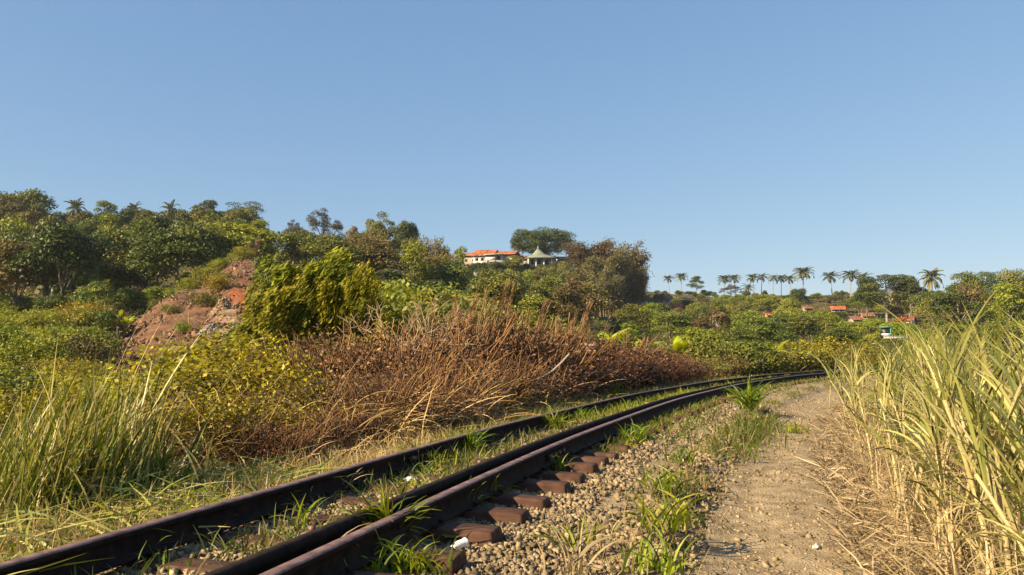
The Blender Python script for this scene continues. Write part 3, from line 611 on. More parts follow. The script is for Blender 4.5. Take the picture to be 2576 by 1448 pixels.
TREES = {
    'dark_round': [tree(8.5, 3.4, 0.14, 20, 4200, .34, 'leaf_dark'), tree(9, 3.0, 0.19, 18, 3800, .34, 'leaf_dark')],
    'mid_round': [tree(8, 3.4, 0.12, 20, 4000, .34, 'leaf_mid'), tree(9, 3.1, 0.18, 20, 3800, .32, 'leaf_mid'), tree(7.5, 3.6, 0.09, 22, 4200, .34, 'leaf_mid')],
    'olive_round': [tree(8, 3.2, 0.14, 20, 3800, .34, 'leaf_olive'), tree(8.5, 3.5, 0.12, 20, 3800, .32, 'leaf_olive')],
    'tall_slim': [tree(10, 2.0, .36, 14, 2600, .34, 'leaf_mid', 'tall', 'bark_pale'), tree(10, 2.3, .32, 15, 2800, .34, 'leaf_olive', 'tall', 'bark_pale'), tree(9, 2.2, .34, 14, 2600, .32, 'leaf_light', 'tall', 'bark_pale')],
    'layered': [tree(9, 4.2, .42, 20, 3800, .32, 'leaf_mid', 'layer', 'bark_pale'), tree(9.5, 4.0, .40, 18, 3400, .32, 'leaf_dark', 'layer', 'bark_pale')],
    'light_bushy': [tree(6, 2.8, .18, 18, 3800, .30, 'leaf_light'), tree(5.5, 2.6, .15, 16, 3400, .28, 'leaf_light')],
    'tan_slim': [tree(9, 2.1, .32, 14, 2400, .34, 'leaf_tan', 'tall', 'bark_pale')],
    'grey_open': [tree(9, 3.7, .25, 40, 3600, .26, 'leaf_grey', 'open', 'bark')],
    'open_mid': [tree(9, 4.0, .28, 40, 3800, .28, 'leaf_olive', 'open', 'bark')],
    'great_round': [tree(12, 7.0, .0, 90, 9500, .42, 'leaf_dark', 'great', 'bark', .4)],
    'umbrella': [tree(10, 5.2, .5, 22, 3800, .30, 'leaf_dark', 'layer', 'bark')],
}
def bamboo_proto(H=11, n=46, spread=4.6):
    st = MB(); lf = MB()
    a = rng.random(n) * 6.28; B = np.stack([np.cos(a), np.sin(a)], 1) * (spread * .35 * rng.random(n) ** .5)[:, None]
    C, AX = [], []
    t = np.linspace(0, 1, 9); P = np.zeros((n, 9, 3))
    for i in range(n):
        L = H * (.62 + .42 * rng.random()); b = .7 + .9 * rng.random(); aa = a[i] + .5 * rng.normal()
        th = .06 + b * t ** 2.2; dl = L / 8; x = np.cumsum(np.sin(th)) * dl * .62; z = np.cumsum(np.cos(th)) * dl
        P[i] = np.stack([B[i, 0] + x * math.cos(aa), B[i, 1] + x * math.sin(aa), z], 1)
        for u in np.linspace(.3, 1, 26):
            p0 = np.array([np.interp(u, t, P[i, :, j]) for j in range(3)]); m = 20 if u < .93 else 8
            sp_ = .75 * (1.15 - u) + .25
            C.append(p0 + rng.normal(size=(m, 3)) * np.array([sp_, sp_, sp_ * .7])); AX.append(np.tile([math.cos(aa) * .6, math.sin(aa) * .6, -.6], (m, 1)) + .5 * rng.normal(size=(m, 3)))
    st.tube(P, np.linspace(.05, .012, 9)[None].repeat(n, 0), 4)
    C = np.concatenate(C); AX = np.concatenate(AX); k = len(C)
    lf.leaves(C, AX, rdir(k) + np.array([0, 0, .6]), .38 * (.6 + .8 * rng.random(k)), .13 * (.7 + .6 * rng.random(k)) + .03, np.clip(rng.random(k) * .6 + .4 * rng.random(n).repeat(k // n + 1)[:k], 0, 1))
    return dict(parts=[('culms', st.mesh('culms', M['stem_tan'])), ('foliage', lf.mesh('foliage', M['bamboo_leaf']))], H=H)
TREES['bamboo'] = [bamboo_proto(), bamboo_proto(10, 40)]
def palm_proto(H=11, nf=26, L=3.9, wind=-.35, trunk_lean=.03):
    tk = MB(); z = np.linspace(0, 1, 10); tr = np.stack([trunk_lean * H * z ** 2, 0 * z, H * z], 1); tk.tube(tr, .17 - .06 * z + .12 * np.maximum(0, .08 - z) / .08, 7)
    fr = MB(); top = tr[-1]
    for i in range(nf):
        a = i * 2.39996 + .2 * rng.normal(); el = R(82 - 112 * (i / nf)) ; l = L * (.85 + .3 * rng.random())
        t = np.linspace(0, 1, 12); dirh = np.array([math.cos(a), math.sin(a), 0])
        e = el - (1.35 + .5 * rng.random()) * t ** 1.3
        stp = np.cos(e)[:, None] * dirh + np.sin(e)[:, None] * np.array([0, 0, 1]) + np.array([wind, 0, 0]) * (t ** 1.5)[:, None] * .5
        P = top + np.concatenate([np.zeros((1, 3)), np.cumsum(norm(stp[:-1]) * l / 11, 0)])
        fr.tube(P, np.linspace(.035, .008, 12), 3, rnd=.6)
        u = np.repeat(np.linspace(.14, 1, 30), 2); sd = np.tile([1., -1.], 30)
        Cb = np.stack([np.interp(u, t, P[:, j]) for j in range(3)], 1); Tg = norm(np.stack([np.interp(u, t, norm(np.gradient(P, axis=0))[:, j]) for j in range(3)], 1))
        side = norm(np.cross(Tg, np.array([0, 0, 1.]) + .01)) * sd[:, None]
        ax = norm(side * .75 + Tg * .55 + np.array([0, 0, -.35])); ll = (.72 * np.sin(math.pi * (.12 + .8 * u)) + .12) * (.85 + .3 * rng.random(60))
        fr.leaves(Cb + ax * ll[:, None] / 2, ax, np.cross(ax, Tg) + .15 * rng.normal(size=(60, 3)), ll, .15, np.clip(.2 + .5 * rng.random() + .3 * rng.random(60) - (.0 if el > -.2 else -.25), 0, 1))
    nuts = MB()
    for i in range(7):
        a = rng.random() * 6.28; stones(nuts, (top + np.array([math.cos(a) * .22, math.sin(a) * .22, -.3 - .12 * rng.random()]))[None], [.13], np.array([.3]), 1, .05)
    return dict(parts=[('trunk', tk.mesh('trunk', M['bark_pale'], True)), ('fronds', fr.mesh('fronds', M['palm_leaf'])), ('coconuts', nuts.mesh('coconuts', M['leaf_olive']))], H=H + 2.2)
PALMS = [palm_proto(), palm_proto(10, 20, 3.4, -.2, -.04), palm_proto(11, 18, 3.9, -.55, .05), palm_proto(5, 16, 3.4, -.3, .02)]
def banana_proto(H=2.6, nl=7, L=1.5):
    st = MB(); st.tube([[0, 0, 0], [.02, 0, H * .3], [0, .02, H * .62]], [.11, .09, .05], 8, rnd=.5); parts = [('stem', st.mesh('stem', M['stem_tan'], True))]
    for i in range(nl):
        a = i * 2.4 + .4 * rng.normal(); ln = R(10 + 42 * rng.random()); mb = MB()
        l = L * (.75 + .4 * rng.random()); t = np.linspace(0, 1, 9); th = ln + (.7 + .7 * rng.random()) * t ** 1.6
        P = np.array([0, 0, H * .55]) + np.concatenate([np.zeros((1, 3)), np.cumsum(np.stack([np.sin(th) * math.cos(a), np.sin(th) * math.sin(a), np.cos(th)], 1)[:-1] * l / 8, 0)])
        w = .40 * np.sin(np.pi * np.clip(.04 + .93 * np.maximum(0, (t - .14) / .86), 0, 1)) ** .6 * (t > .12) * .5 + .015
        side = np.array([-math.sin(a), math.cos(a), 0]); T = norm(np.gradient(P, axis=0)); n2 = np.cross(T, side)
        V = np.stack([P - side * w[:, None] + n2 * w[:, None] * -.35, P, P + side * w[:, None] + n2 * w[:, None] * -.35], 1); I = np.arange(8)[:, None] * 3 + np.arange(2)[None]
        mb.add(V, quads=np.stack([I, I + 1, I + 4, I + 3], -1).reshape(-1, 4), rnd=np.clip(.5 + .25 * rng.normal(size=16), 0, 1))
        parts.append(('leaf', mb.mesh('leaf', M['banana_leaf'], True)))
    return dict(parts=parts, H=H)
BAN = [banana_proto(), banana_proto(2.3, 6, 1.6), banana_proto(2.8, 8, 1.4)]
def put(proto, name, label, cat, x, y, H=None, rotz=None, group=None, sink=.15, widen=1.0):
    sc = (H / proto['H']) if H else 1.0
    return thing(name, proto['parts'], label, cat, (x, y, g1(x, y) - sink), random.uniform(0, 6.28) if rotz is None else rotz, (sc * widen, sc * widen, sc), group)
def at_top(c, rtop, Y):
    """ground spot under column c, Y ahead, and the height that brings the top to row rtop"""
    x, y = px(c, 760, Y)[:2]; g = g1(x, y); return x, y, px(c, rtop, Y)[2] - g + .15

# ------------------------------------------------------------------ distinctive trees on the skyline
def special(kind, c, rtop, Y, label, wpx=None, name='broadleaf_tree', cat='tree', i=0, group=None, rotz=None):
    p = TREES[kind][i % len(TREES[kind])]; x, y, H = at_top(c, rtop, Y); wid = 1.0
    if wpx:
        me = p['parts'][1][1]; co = np.empty(len(me.vertices) * 3, np.float32); me.vertices.foreach_get('co', co); co = co.reshape(-1, 3)
        w0 = (np.percentile(co[:, 0], 99) - np.percentile(co[:, 0], 1)) * H / p['H']; wid = np.clip((wpx / FPX * Y) / w0, .5, 2.2)
    return put(p, name, label, cat, x, y, H, rotz, group, widen=wid)
special('great_round', 1365, 570, 216, 'great round dark green tree standing behind the green pyramid roof', 142, i=0)
special('dark_round', 1303, 592, 214, 'narrow dark green tree at the edge of the great round hilltop tree', 36)
special('bamboo', 1480, 606, 196, 'feathery bamboo clump beside the great round hilltop tree', 110, 'bamboo_clump', 'bamboo', 0, 'bamboo clumps on the hilltop')
special('bamboo', 1562, 612, 192, 'tallest brown tinged bamboo clump at the end of the hilltop', 120, 'bamboo_clump', 'bamboo', 1, 'bamboo clumps on the hilltop')
special('bamboo', 1530, 636, 180, 'brown bamboo clump in front of the tallest one', 110, 'bamboo_clump', 'bamboo', 0, 'bamboo clumps on the hilltop')
special('bamboo', 1598, 668, 186, 'drooping dark bamboo clump where the hilltop drops away', 60, 'bamboo_clump', 'bamboo', 1, 'bamboo clumps on the hilltop')
special('bamboo', 1515, 690, 150, 'low brown bamboo clump on the slope below the hilltop bamboo', 90, 'bamboo_clump', 'bamboo', 1, 'bamboo clumps on the hilltop')
special('grey_open', 810, 523, 175, 'dark grey open crowned tree rounded against the sky', 108)
special('grey_open', 735, 552, 178, 'thin half bare tree beside the dark grey round tree', 70)
special('open_mid', 960, 530, 165, 'domed olive tree with fine branches showing against the sky', 120)
special('dark_round', 1020, 552, 160, 'dark green tree leaning out from the domed olive tree', 62)
special('tan_slim', 880, 570, 150, 'tan flowering tree left of the domed olive tree', 50)
special('tan_slim', 925, 585, 140, 'pale tan tree in front of the domed olive tree', 60)
special('umbrella', 610, 500, 165, 'flat layered umbrella tree at the end of the left hill skyline', 105)
special('tan_slim', 490, 516, 145, 'tan topped tree on the left hill skyline beside the umbrella tree', 60)
special('layered', 515, 497, 160, 'thin layered tree poking above the left hill skyline', 60, i=1)
special('layered', 255, 497, 165, 'small flat topped tree poking out of the left hill skyline', 50)
special('mid_round', 45, 470, 150, 'tall yellow green feathery tree at the top left of the left hill', 130, i=2)
special('light_bushy', 20, 545, 112, 'yellow green bushy tree lower on the left hill at the frame edge', 150)
special('olive_round', -20, 482, 140, 'olive tree cut by the left frame edge on the hill skyline', 120)
special('bamboo', 1085, 600, 150, 'green feathery bamboo at the right shoulder of the middle hill', 80, 'bamboo_clump', 'bamboo', 1, 'bamboo clumps on the middle hill')
special('tan_slim', 640, 598, 66, 'dry orange brown sapling at the top of the bare earth slope', 34)
special('tan_slim', 325, 598, 108, 'tan leaved tree glowing in front of the dark forest on the left hill', 70)
special('layered', 1752, 692, 235, 'small layered tree beside the pair of palms on the far ridge', 34, i=1)
special('dark_round', 2010, 722, 200, 'round dark tree under the tallest palm on the far ridge', 42)
special('grey_open', 1840, 715, 245, 'dark grey domed tree behind the palms on the far ridge', 60)
special('tall_slim', 1160, 620, 130, 'bright yellow green tree in front of the left end of the hilltop house', 52, i=2)
special('mid_round', 1292, 640, 188, 'green tree rising in front of the right end of the hilltop house', 48, i=1)
special('layered', 2230, 684, 175, 'wide dark tree mass right of the ridge palms', 110, i=1)
special('dark_round', 2180, 690, 180, 'dark tree joined to the right end of the ridge palms', 50)
special('dark_round', 2290, 692, 172, 'dark tree beside the tall palm near the right edge', 60, i=1)
special('mid_round', 2430, 680, 150, 'tall dark olive tree near the right edge of the skyline', 90, i=1)
special('umbrella', 2495, 668, 152, 'thin flat topped tree between two tall trees at the right edge', 70)
special('olive_round', 2555, 676, 140, 'tall brownish tree at the right edge of the skyline', 90)

# palms
for c, rt, Y, i, lb in ((1684, 692, 250, 1, 'coconut palm, left of the pair beside the hill with bamboo'), (1714, 687, 248, 0, 'coconut palm, right of the pair beside the hill with bamboo'),
    (1822, 692, 246, 0, 'coconut palm standing before the dark grey domed tree'), (1850, 690, 250, 1, 'coconut palm just right of the dark grey domed tree'),
    (1882, 712, 240, 3, 'short coconut palm with a brown dead crown below the tight palm pair'), (1897, 688, 250, 1, 'left palm of the tight overlapping pair in the middle of the ridge'), (1916, 688, 252, 2, 'right palm of the tight overlapping pair in the middle of the ridge'),
    (1945, 692, 250, 2, 'coconut palm, first after the tight pair on the ridge'), (1966, 692, 252, 0, 'coconut palm close beside the first one after the tight pair'), (1990, 692, 248, 1, 'thin coconut palm just left of the tallest ridge palm'),
    (2021, 672, 236, 0, 'tallest coconut palm on the far ridge'), (2094, 682, 240, 1, 'lone coconut palm with sky on both sides on the far ridge'), (2140, 680, 238, 0, 'coconut palm just left of the dark tree mass on the ridge'), (2170, 686, 236, 2, 'coconut palm half hidden in the dark tree mass'),
    (2345, 676, 170, 0, 'coconut palm with wide fronds near the right edge of the skyline')):
    x, y, H = at_top(c, rt, Y); put(PALMS[i], 'coconut_palm', lb, 'palm', x, y, H, random.uniform(-.5, .5), 'coconut palms on the far ridge', widen=1.3 if i != 3 and c < 2300 else 1.0 if i == 3 else .78)
for c, rt, Y, i, lb in ((178, 502, 150, 0, 'coconut palm breaking the left hill skyline'), (418, 508, 148, 2, 'windblown coconut palm in the middle of the left hill skyline'), (330, 507, 160, 1, 'small palm top showing on the left hill skyline'),
    (112, 672, 88, 3, 'pale palm with spreading fronds in the shade at the foot of the left hill'), (1390, 690, 130, 3, 'low palm with drooping fronds on the slope below the green pyramid roof'), (1450, 712, 120, 3, 'low bright palm on the slope right of the drooping one'),
    (1660, 735, 190, 3, 'pale low palm at the foot of the hilltop bamboo')):
    x, y, H = at_top(c, rt, Y); put(PALMS[i], 'coconut_palm', lb, 'palm', x, y, H, random.uniform(-.5, .5), 'palms among the forest', widen=.62 if i != 3 else 1.0)

# ------------------------------------------------------------------ where the slope houses stand (found on the terrain from where their roofs show)
HS = [(1530, 752, 26, 'small reddish roof in the trees below the hilltop bamboo', 'cream_wall', 'tile_old', 20, (-.2, .2)),
      (1610, 750, 40, 'pale roofed house among trees at the foot of the hill with bamboo', 'white_wall', 'tile_old', -8, (-.3, 0, .3)),
      (1667, 746, 34, 'house with a clear brick red roof left of the palm pair', 'cream_wall', 'tile_old', 12, (-.2, .2)),
      (1703, 768, 24, 'small orange roof patch low in the trees under the palm pair', 'cream_wall', 'tile_orange', -20, (0,)),
      (2027, 772, 24, 'small brick red roof in the trees below the tallest palm', 'cream_wall', 'tile_old', 15, (0,)),
      (2108, 774, 30, 'orange roofed house with a reddish wall amid trees on the right slope', 'cream_wall', 'tile_orange', -18, (-.2, .2)),
      (1932, 790, 14, 'tiny orange roof peeping out of the trees in the middle of the right slope', 'cream_wall', 'tile_orange', 10, (0,)),
      (2150, 800, 26, 'low brown roof left of the turquoise shed', 'cream_wall', 'tile_old', 8, (0,)),
      (2180, 791, 26, 'thin brick red roof just above the turquoise shed', 'cream_wall', 'tile_old', -6, (0,)),
      (2278, 800, 36, 'house with bright orange roof and white gable wall behind the cane', 'white_wall', 'tile_orange', -38, (-.2,)),
      (2192, 846, 20, 'small orange roof close behind the far end of the cane stand', 'cream_wall', 'tile_orange', 10, (0,))]
HSY = {}
for c, r, wpx, *_r in HS:
    best = None
    for Y in np.arange(58, 246, 2.):
        w = wpx / FPX * Y; h = np.clip(w * .5, 1.2, 2.6); x, y = px(c, 780, Y)[:2]; e = abs(px(c, r, Y)[2] - h - w * .12 - g1(x, y)) + .004 * Y
        if best is None or e < best[0]: best = (e, Y, w, h)
    HSY[(c, r)] = best[1:]
print('houses', HSY)
SHOW = [(c, r + wpx * .28, HSY[(c, r)][0], wpx * .75) for c, r, wpx, *_r in HS] + [(1245, 676, 205, 75), (1353, 676, 205, 50), (2222, 848, 72, 30)]
# ------------------------------------------------------------------ forest on the hillsides, tree by tree
SKC = [-400, 0, 50, 110, 180, 330, 500, 620, 655, 690, 760, 860, 880, 950, 1000, 1060, 1110, 1130, 1160, 1180, 1200, 1310, 1320, 1420, 1450, 1600, 1625, 1660, 1700, 2150, 2170, 2300, 2360, 2420, 2576, 3000]
SKR = [500, 500, 505, 535, 525, 520, 520, 520, 560, 575, 570, 590, 590, 570, 570, 605, 615, 635, 650, 668, 670, 670, 672, 672, 640, 650, 690, 730, 738, 738, 715, 710, 730, 715, 700, 690]
REG = lambda c: 'left hillside forest' if c < 660 else 'middle hill below the house' if c < 1480 else 'right hillside below the palm ridge'
KL = {'dark_round': 'dark green rounded', 'mid_round': 'mid green rounded', 'olive_round': 'olive green rounded', 'tall_slim': 'tall slim pale stemmed', 'layered': 'flat layered green', 'light_bushy': 'light green bushy', 'tan_slim': 'tan leaved slim', 'open_mid': 'olive open crowned'}
cnt = 0; HZN = np.full(400, 2000.)
for Y in (46, 56, 68, 75, 82, 88, 94, 100, 106, 112, 118, 124, 130, 137, 144, 152, 160, 169, 178, 200, 225):
    c = -150 + random.uniform(0, 40)
    while c < 2680:
        w = random.uniform(4.6, 7.0) * FPX / Y; cc_ = c + w / 2; c += w * (.66 if cc_ < 660 else .78 if Y > 90 else .9); Yj = Y * random.uniform(.94, 1.06)
        if cc_ > 700 and Y in (75, 88, 100, 112, 124, 137, 152, 169): continue
        if cc_ < 660 and (Y < 60 or (Y < 80 and cc_ > 200)): continue
        if 660 <= cc_ < 1130 and Y < 68: continue
        if cc_ >= 1130 and Y < (56 if cc_ > 1480 else 68): continue
        if cc_ < 660 and Y > 180: continue
        if 1170 < cc_ < 1420 and Y > 190: continue
        kinds = (['dark_round', 'mid_round', 'olive_round', 'tall_slim', 'mid_round', 'mid_round', 'light_bushy'] if cc_ < 660 else ['mid_round', 'olive_round', 'dark_round', 'tall_slim', 'light_bushy', 'mid_round', 'open_mid'] if cc_ < 1480 else
                 ['mid_round', 'layered', 'tall_slim', 'light_bushy', 'light_bushy', 'tall_slim', 'mid_round', 'dark_round'])
        kind = random.choice(kinds)
        if random.random() < .05: kind = 'tan_slim'
        x, y = px(cc_, 760, Yj)[:2]; g = g1(x, y); lim = np.interp(cc_, SKC, SKR) + random.uniform(0, 26)
        if 1480 < cc_ < 2160 and Y < 150: lim = max(lim, 760 + random.uniform(0, 70) * (1.4 - Y / 150))
        if 1480 < cc_ and Y < 70: lim = max(lim, 800 + random.uniform(0, 50))
        if 640 < cc_ < 1480 and Y < 90: lim = max(lim, 660 + random.uniform(0, 70))
        for hc, hr, hY, hw in SHOW:
            if Yj < hY and abs(cc_ - hc) < hw + 1.7 * FPX / Yj: lim = max(lim, hr)
        p = random.choice(TREES[kind]); H = min(p['H'] * random.uniform(.95, 1.3), px(cc_, lim, Yj)[2] - g + .15)
        if H < (1.7 if Y > 150 else 2.6): continue
        wd = np.clip((random.uniform(8, 11.5) if cc_ < 1480 else random.uniform(6.5, 9)) / max(H, 3), 1.0, 1.7)
        hw = 2.6 * wd * H / p['H'] * FPX / Yj; top = topx(np.array([x]), np.array([y]), np.array([g + H]))[1][0]; b = slice(int((cc_ - hw + 200) / 8), int((cc_ + hw + 200) / 8) + 1)
        if np.mean(HZN[b] - top) < 3: continue
        HZN[b] = np.minimum(HZN[b], top + 10); cnt += 1
        put(p, 'broadleaf_tree', f'{KL[kind]} tree among the {REG(cc_)}', 'tree', x, y, H, None, f'{KL[kind]} trees, {REG(cc_)}', widen=float(wd))
for i in range(46):
    Y = random.uniform(60, 92); c = random.uniform(-100, 330 if Y < 72 else 470); x, y, H = at_top(c, np.interp(c, [-100, 300, 480], [770, 745, 712]) + random.uniform(-45, 25), Y)
    if H > 1.2: put(random.choice(TREES['light_bushy'] + TREES['mid_round'] + TREES['tall_slim'][:2]), 'bushy_tree', 'small green bushy tree along the sunny foot of the left hill', 'tree', x, y, min(H, 6.0), None, 'bushy trees at the foot of the left hill', widen=1.2)
print('forest trees', cnt)
for c in range(1190, 1425, 19):
    k = random.choice(['mid_round', 'olive_round', 'dark_round']); x, y, H = at_top(c, random.uniform(656, 670) if 1215 < c < 1275 or 1330 < c < 1400 else random.uniform(648, 664), random.uniform(183, 190))
    put(random.choice(TREES[k]), 'broadleaf_tree', 'round tree standing just below the hilltop house and pavilion', 'tree', x, y, H, None, 'trees just below the hilltop buildings', widen=float(np.clip(4.5 / max(H, 2), .9, 1.6)))
for c in range(1655, 2420, 15):
    k = random.choice(['mid_round', 'olive_round', 'dark_round', 'light_bushy']); x, y, H = at_top(c + random.uniform(-6, 6), random.uniform(728, 746), random.uniform(226, 243))
    if H > 1: put(random.choice(TREES[k]), 'ridge_tree', 'low round tree along the far ridge beneath the palms', 'tree', x, y, H, None, 'low trees along the palm ridge', widen=float(np.clip(4.2 / H, .9, 2.2)))

# ------------------------------------------------------------------ undergrowth on the hills (one uncountable mass)
ug = MB(); n = 130000
cC = rng.uniform(-150, 2650, n); YY = 34 * (230 / 34) ** rng.random(n); X = (cC - 1288) / FPX * YY; z = G(X, YY); c2, r2 = topx(X, YY, z)
ok = ~(inpoly(c2 + 14 * rng.normal(size=n), r2 + 8 * rng.normal(size=n), DIRT) & (YY < 68)); ok &= ~((cC > 1195) & (cC < 1420) & (YY > 196)); ok &= (fbm(X * .25, YY * .25) > -.25)
s_, t_ = lat(X, YY); ok &= np.abs(t_) > 5
X, Yk, z = X[ok], YY[ok], z[ok]; k = len(X); hh = (.3 + 1.5 * np.clip(fbm(X * .3 + 40, Yk * .3) + .35, 0, 1)) * rng.random(k) ** .8
nm = norm(np.array([0, 0, .7]) + .8 * rng.normal(size=(k, 3))); lsz = .16 + .0016 * Yk
tone = np.clip(.45 + .5 * fbm(X * .1, Yk * .1) + .28 * rng.normal(size=k), 0, 1)
ug.leaves(np.stack([X, Yk, z + hh], 1), np.cross(nm, rdir(k)), nm, lsz * (.6 + .8 * rng.random(k)), lsz * .6, tone)
one('undergrowth', ug.mesh('undergrowth', M['leaf_mid']), 'green undergrowth covering the hillsides beneath the trees', 'undergrowth', kind='stuff')

# ------------------------------------------------------------------ shrubs
def shrub_proto(H, Rw, n, leaf, mat, K=16, asp=.6, twigs=60, twmat='stem_tan', tone=(0, 1), base_skirt=True):
    B = []
    for i in range(K):
        d = rdir(1)[0]; q = .68 * rng.random() ** .4; B.append([d[0] * Rw * q, d[1] * Rw * q, H * .5 + d[2] * H * .38 * q * 1.2, Rw * (.28 + .15 * rng.random())])
    B = np.array(B); B[:, 2] = np.clip(B[:, 2], B[:, 3] * .55, H - B[:, 3] * .6)
    lf = MB(); crown(lf, B, n, leaf, sink=.6, zs=.9, asp=asp, top=.6)
    st = MB(); m = twigs; a = rng.random(m) * 6.28; e = np.stack([np.cos(a) * Rw * rng.random(m) * .95, np.sin(a) * Rw * rng.random(m) * .95, H * ((.5 + .6 * rng.random(m)) if twmat == 'stem_brown' else (.3 + .5 * rng.random(m)))], 1)
    b = e * np.array([.25, .25, 0]); u = np.linspace(0, 1, 5)[None, :, None]
    P = b[:, None] * (1 - u) + e[:, None] * u + .06 * rng.normal(size=(m, 5, 3)) * u; st.tube(P, np.linspace(.014, .004, 5)[None].repeat(m, 0) * (.6 + .8 * rng.random((m, 1))), 3, rnd=rng.random(m))
    return dict(parts=[('stems', st.mesh('stems', M[twmat])), ('foliage', lf.mesh('foliage', M[mat]))], H=H)
SH = {'red': [shrub_proto(1.1, 1.2, 7000, .05, 'red_leaf', 30, .45, 120, 'stem_brown'), shrub_proto(1.0, 1.1, 6500, .05, 'red_leaf', 28, .45, 120, 'stem_brown')],
      'yellow': [shrub_proto(1.5, 1.15, 5200, .062, 'yellow_leaf', 26), shrub_proto(1.3, 1.3, 5600, .06, 'yellow_leaf', 28)],
      'brown': [shrub_proto(1.3, 1.0, 3800, .055, 'brown_leaf', 24, .4, 160, 'stem_brown'), shrub_proto(1.1, 1.15, 4000, .05, 'brown_leaf', 26, .4, 170, 'stem_brown')],
      'green': [shrub_proto(1.5, 1.1, 3600, .085, 'leaf_light', 20), shrub_proto(1.2, 1.2, 3600, .08, 'leaf_mid', 20)],
      'olive': [shrub_proto(1.3, 1.1, 3600, .075, 'leaf_olive', 20), shrub_proto(1.2, 1.2, 3600, .075, 'yellow_leaf', 20)]}
def shrub(kind, s, t, H, label, group, i=None, rot=None):
    x, y, _ = tp(s, t); p = SH[kind][random.randrange(2) if i is None else i]; x, y = float(x), float(y)
    return put(p, 'shrub', label, 'shrub', x, y, H, rot, group, .08)
def shrub_px(kind, c, rtop, Y, label, group, i=None, widen=1.0):
    x, y, H = at_top(c, rtop, Y); Rr = 1.15 * max(H, .5) / 1.3 * widen; s_, t_ = lat([x], [y]); lim = -(1.0 + Rr)
    if lim < t_[0] < 2 and Y < 60: x, y = [float(q) for q in tp(s_[0], lim)[:2]]
    return put(SH[kind][random.randrange(2) if i is None else i], 'shrub', label, 'shrub', x, y, max(H, .5), None, group, .08, widen=widen)
gy_ = 'yellow green shrubs beside the track'
for c, rt, Y, wd in ((470, 935, 9.5, 1.1), (560, 900, 9.8, 1.1), (650, 900, 10.2, 1.1), (430, 1020, 7.6, 1.15), (520, 1010, 7.6, 1.15), (620, 1015, 8.0, 1.1), (350, 1030, 7.6, 1.0), (530, 868, 13, 1.2), (600, 842, 13.5, 1.25), (690, 890, 12, 1.1), (740, 960, 9.4, 1.1), (400, 965, 11, 1.2), (270, 960, 10, 1.2), (110, 970, 9, 1.2), (-20, 980, 9, 1.2), (700, 1060, 8.2, 1.1), (440, 930, 13, 1.2)):
    shrub_px('yellow', c, rt, Y, 'yellow green small leaved shrub in the tangle left of the track', gy_, widen=wd)
gb_ = 'dry brown shrubs beside the track'
for c, rt, Y, wd in ((700, 1085, 7.5, 1.2), (780, 1050, 8.2, 1.2), (790, 900, 11.5, 1.2), (860, 860, 12.5, 1.2), (900, 960, 9.8, 1.25), (960, 870, 12, 1.2), (1010, 960, 10.2, 1.2), (1050, 840, 13.5, 1.3), (1120, 930, 11, 1.2), (1130, 820, 14.5, 1.3), (1230, 900, 12, 1.3), (1240, 810, 15.5, 1.4), (1330, 900, 13, 1.3), (1350, 820, 16, 1.4), (1430, 880, 14.5, 1.3), (1440, 830, 17, 1.3), (850, 1040, 8.8, 1.15), (930, 1040, 9.2, 1.1), (1080, 1010, 10.4, 1.1)):
    shrub_px('brown', c, rt, Y, 'dry brown twiggy shrub in the tangle between the green bush and the track', gb_, widen=wd)
gr_ = 'reddish brown shrubs along the curve'
for c, rt, Y, wd in ((1500, 885, 16.5, 1.3), (1560, 892, 18, 1.3), (1620, 888, 19.5, 1.35), (1680, 896, 20, 1.3), (1740, 896, 22, 1.35), (1545, 862, 21, 1.4), (1660, 880, 23, 1.4), (1790, 902, 24, 1.3), (1480, 850, 20, 1.4)):
    shrub_px('red', c, rt, Y, 'reddish brown low shrub behind the rails where the track curves', gr_, widen=wd)
go_ = 'olive shrubs at the end of the curve'
for c, rt, Y, wd in ((1850, 895, 26, 1.4), (1910, 885, 28, 1.4), (1960, 868, 32, 1.5), (2020, 862, 34, 1.5), (2080, 866, 35, 1.5), (1900, 868, 34, 1.5), (2130, 860, 38, 1.6), (2180, 868, 36, 1.5), (2240, 858, 40, 1.6)):
    shrub_px('olive', c, rt, Y, 'olive bushy shrub beyond the rails at the end of the curve', go_, widen=wd)
gg_ = 'light green shrubs on the left slope'
for i in range(64):
    Y = random.uniform(26, 80); c = random.uniform(-120, 330 if Y > 34 else 420); x, y = px(c, 800, Y)[:2]
    if inpoly(*topx(np.array([x]), np.array([y]), G(x, y)), DIRT)[0] or (c > 235 and Y < 52): continue
    put(SH[random.choice(['green', 'green', 'olive', 'yellow'])][0], 'shrub', 'leafy shrub scattered on the slope at the foot of the left hill', 'shrub', x, y, random.uniform(1.0, 2.0) * (1 if Y < 45 else 1.4), None, gg_, .1, widen=1.3)
for i in range(34):
    Y = random.uniform(11, 27); c = random.uniform(-160, 300); x, y = px(c, 800, Y)[:2]
    put(SH[random.choice(['green', 'yellow', 'olive', 'olive'])][random.randrange(2)], 'shrub', 'low leafy shrub in the hollow behind the tall grass at left', 'shrub', x, y, random.uniform(.7, 1.1), None, 'low shrubs behind the tall grass at left', .1, widen=1.3)
gc_ = 'shrubs at the edge of the bare earth slope'
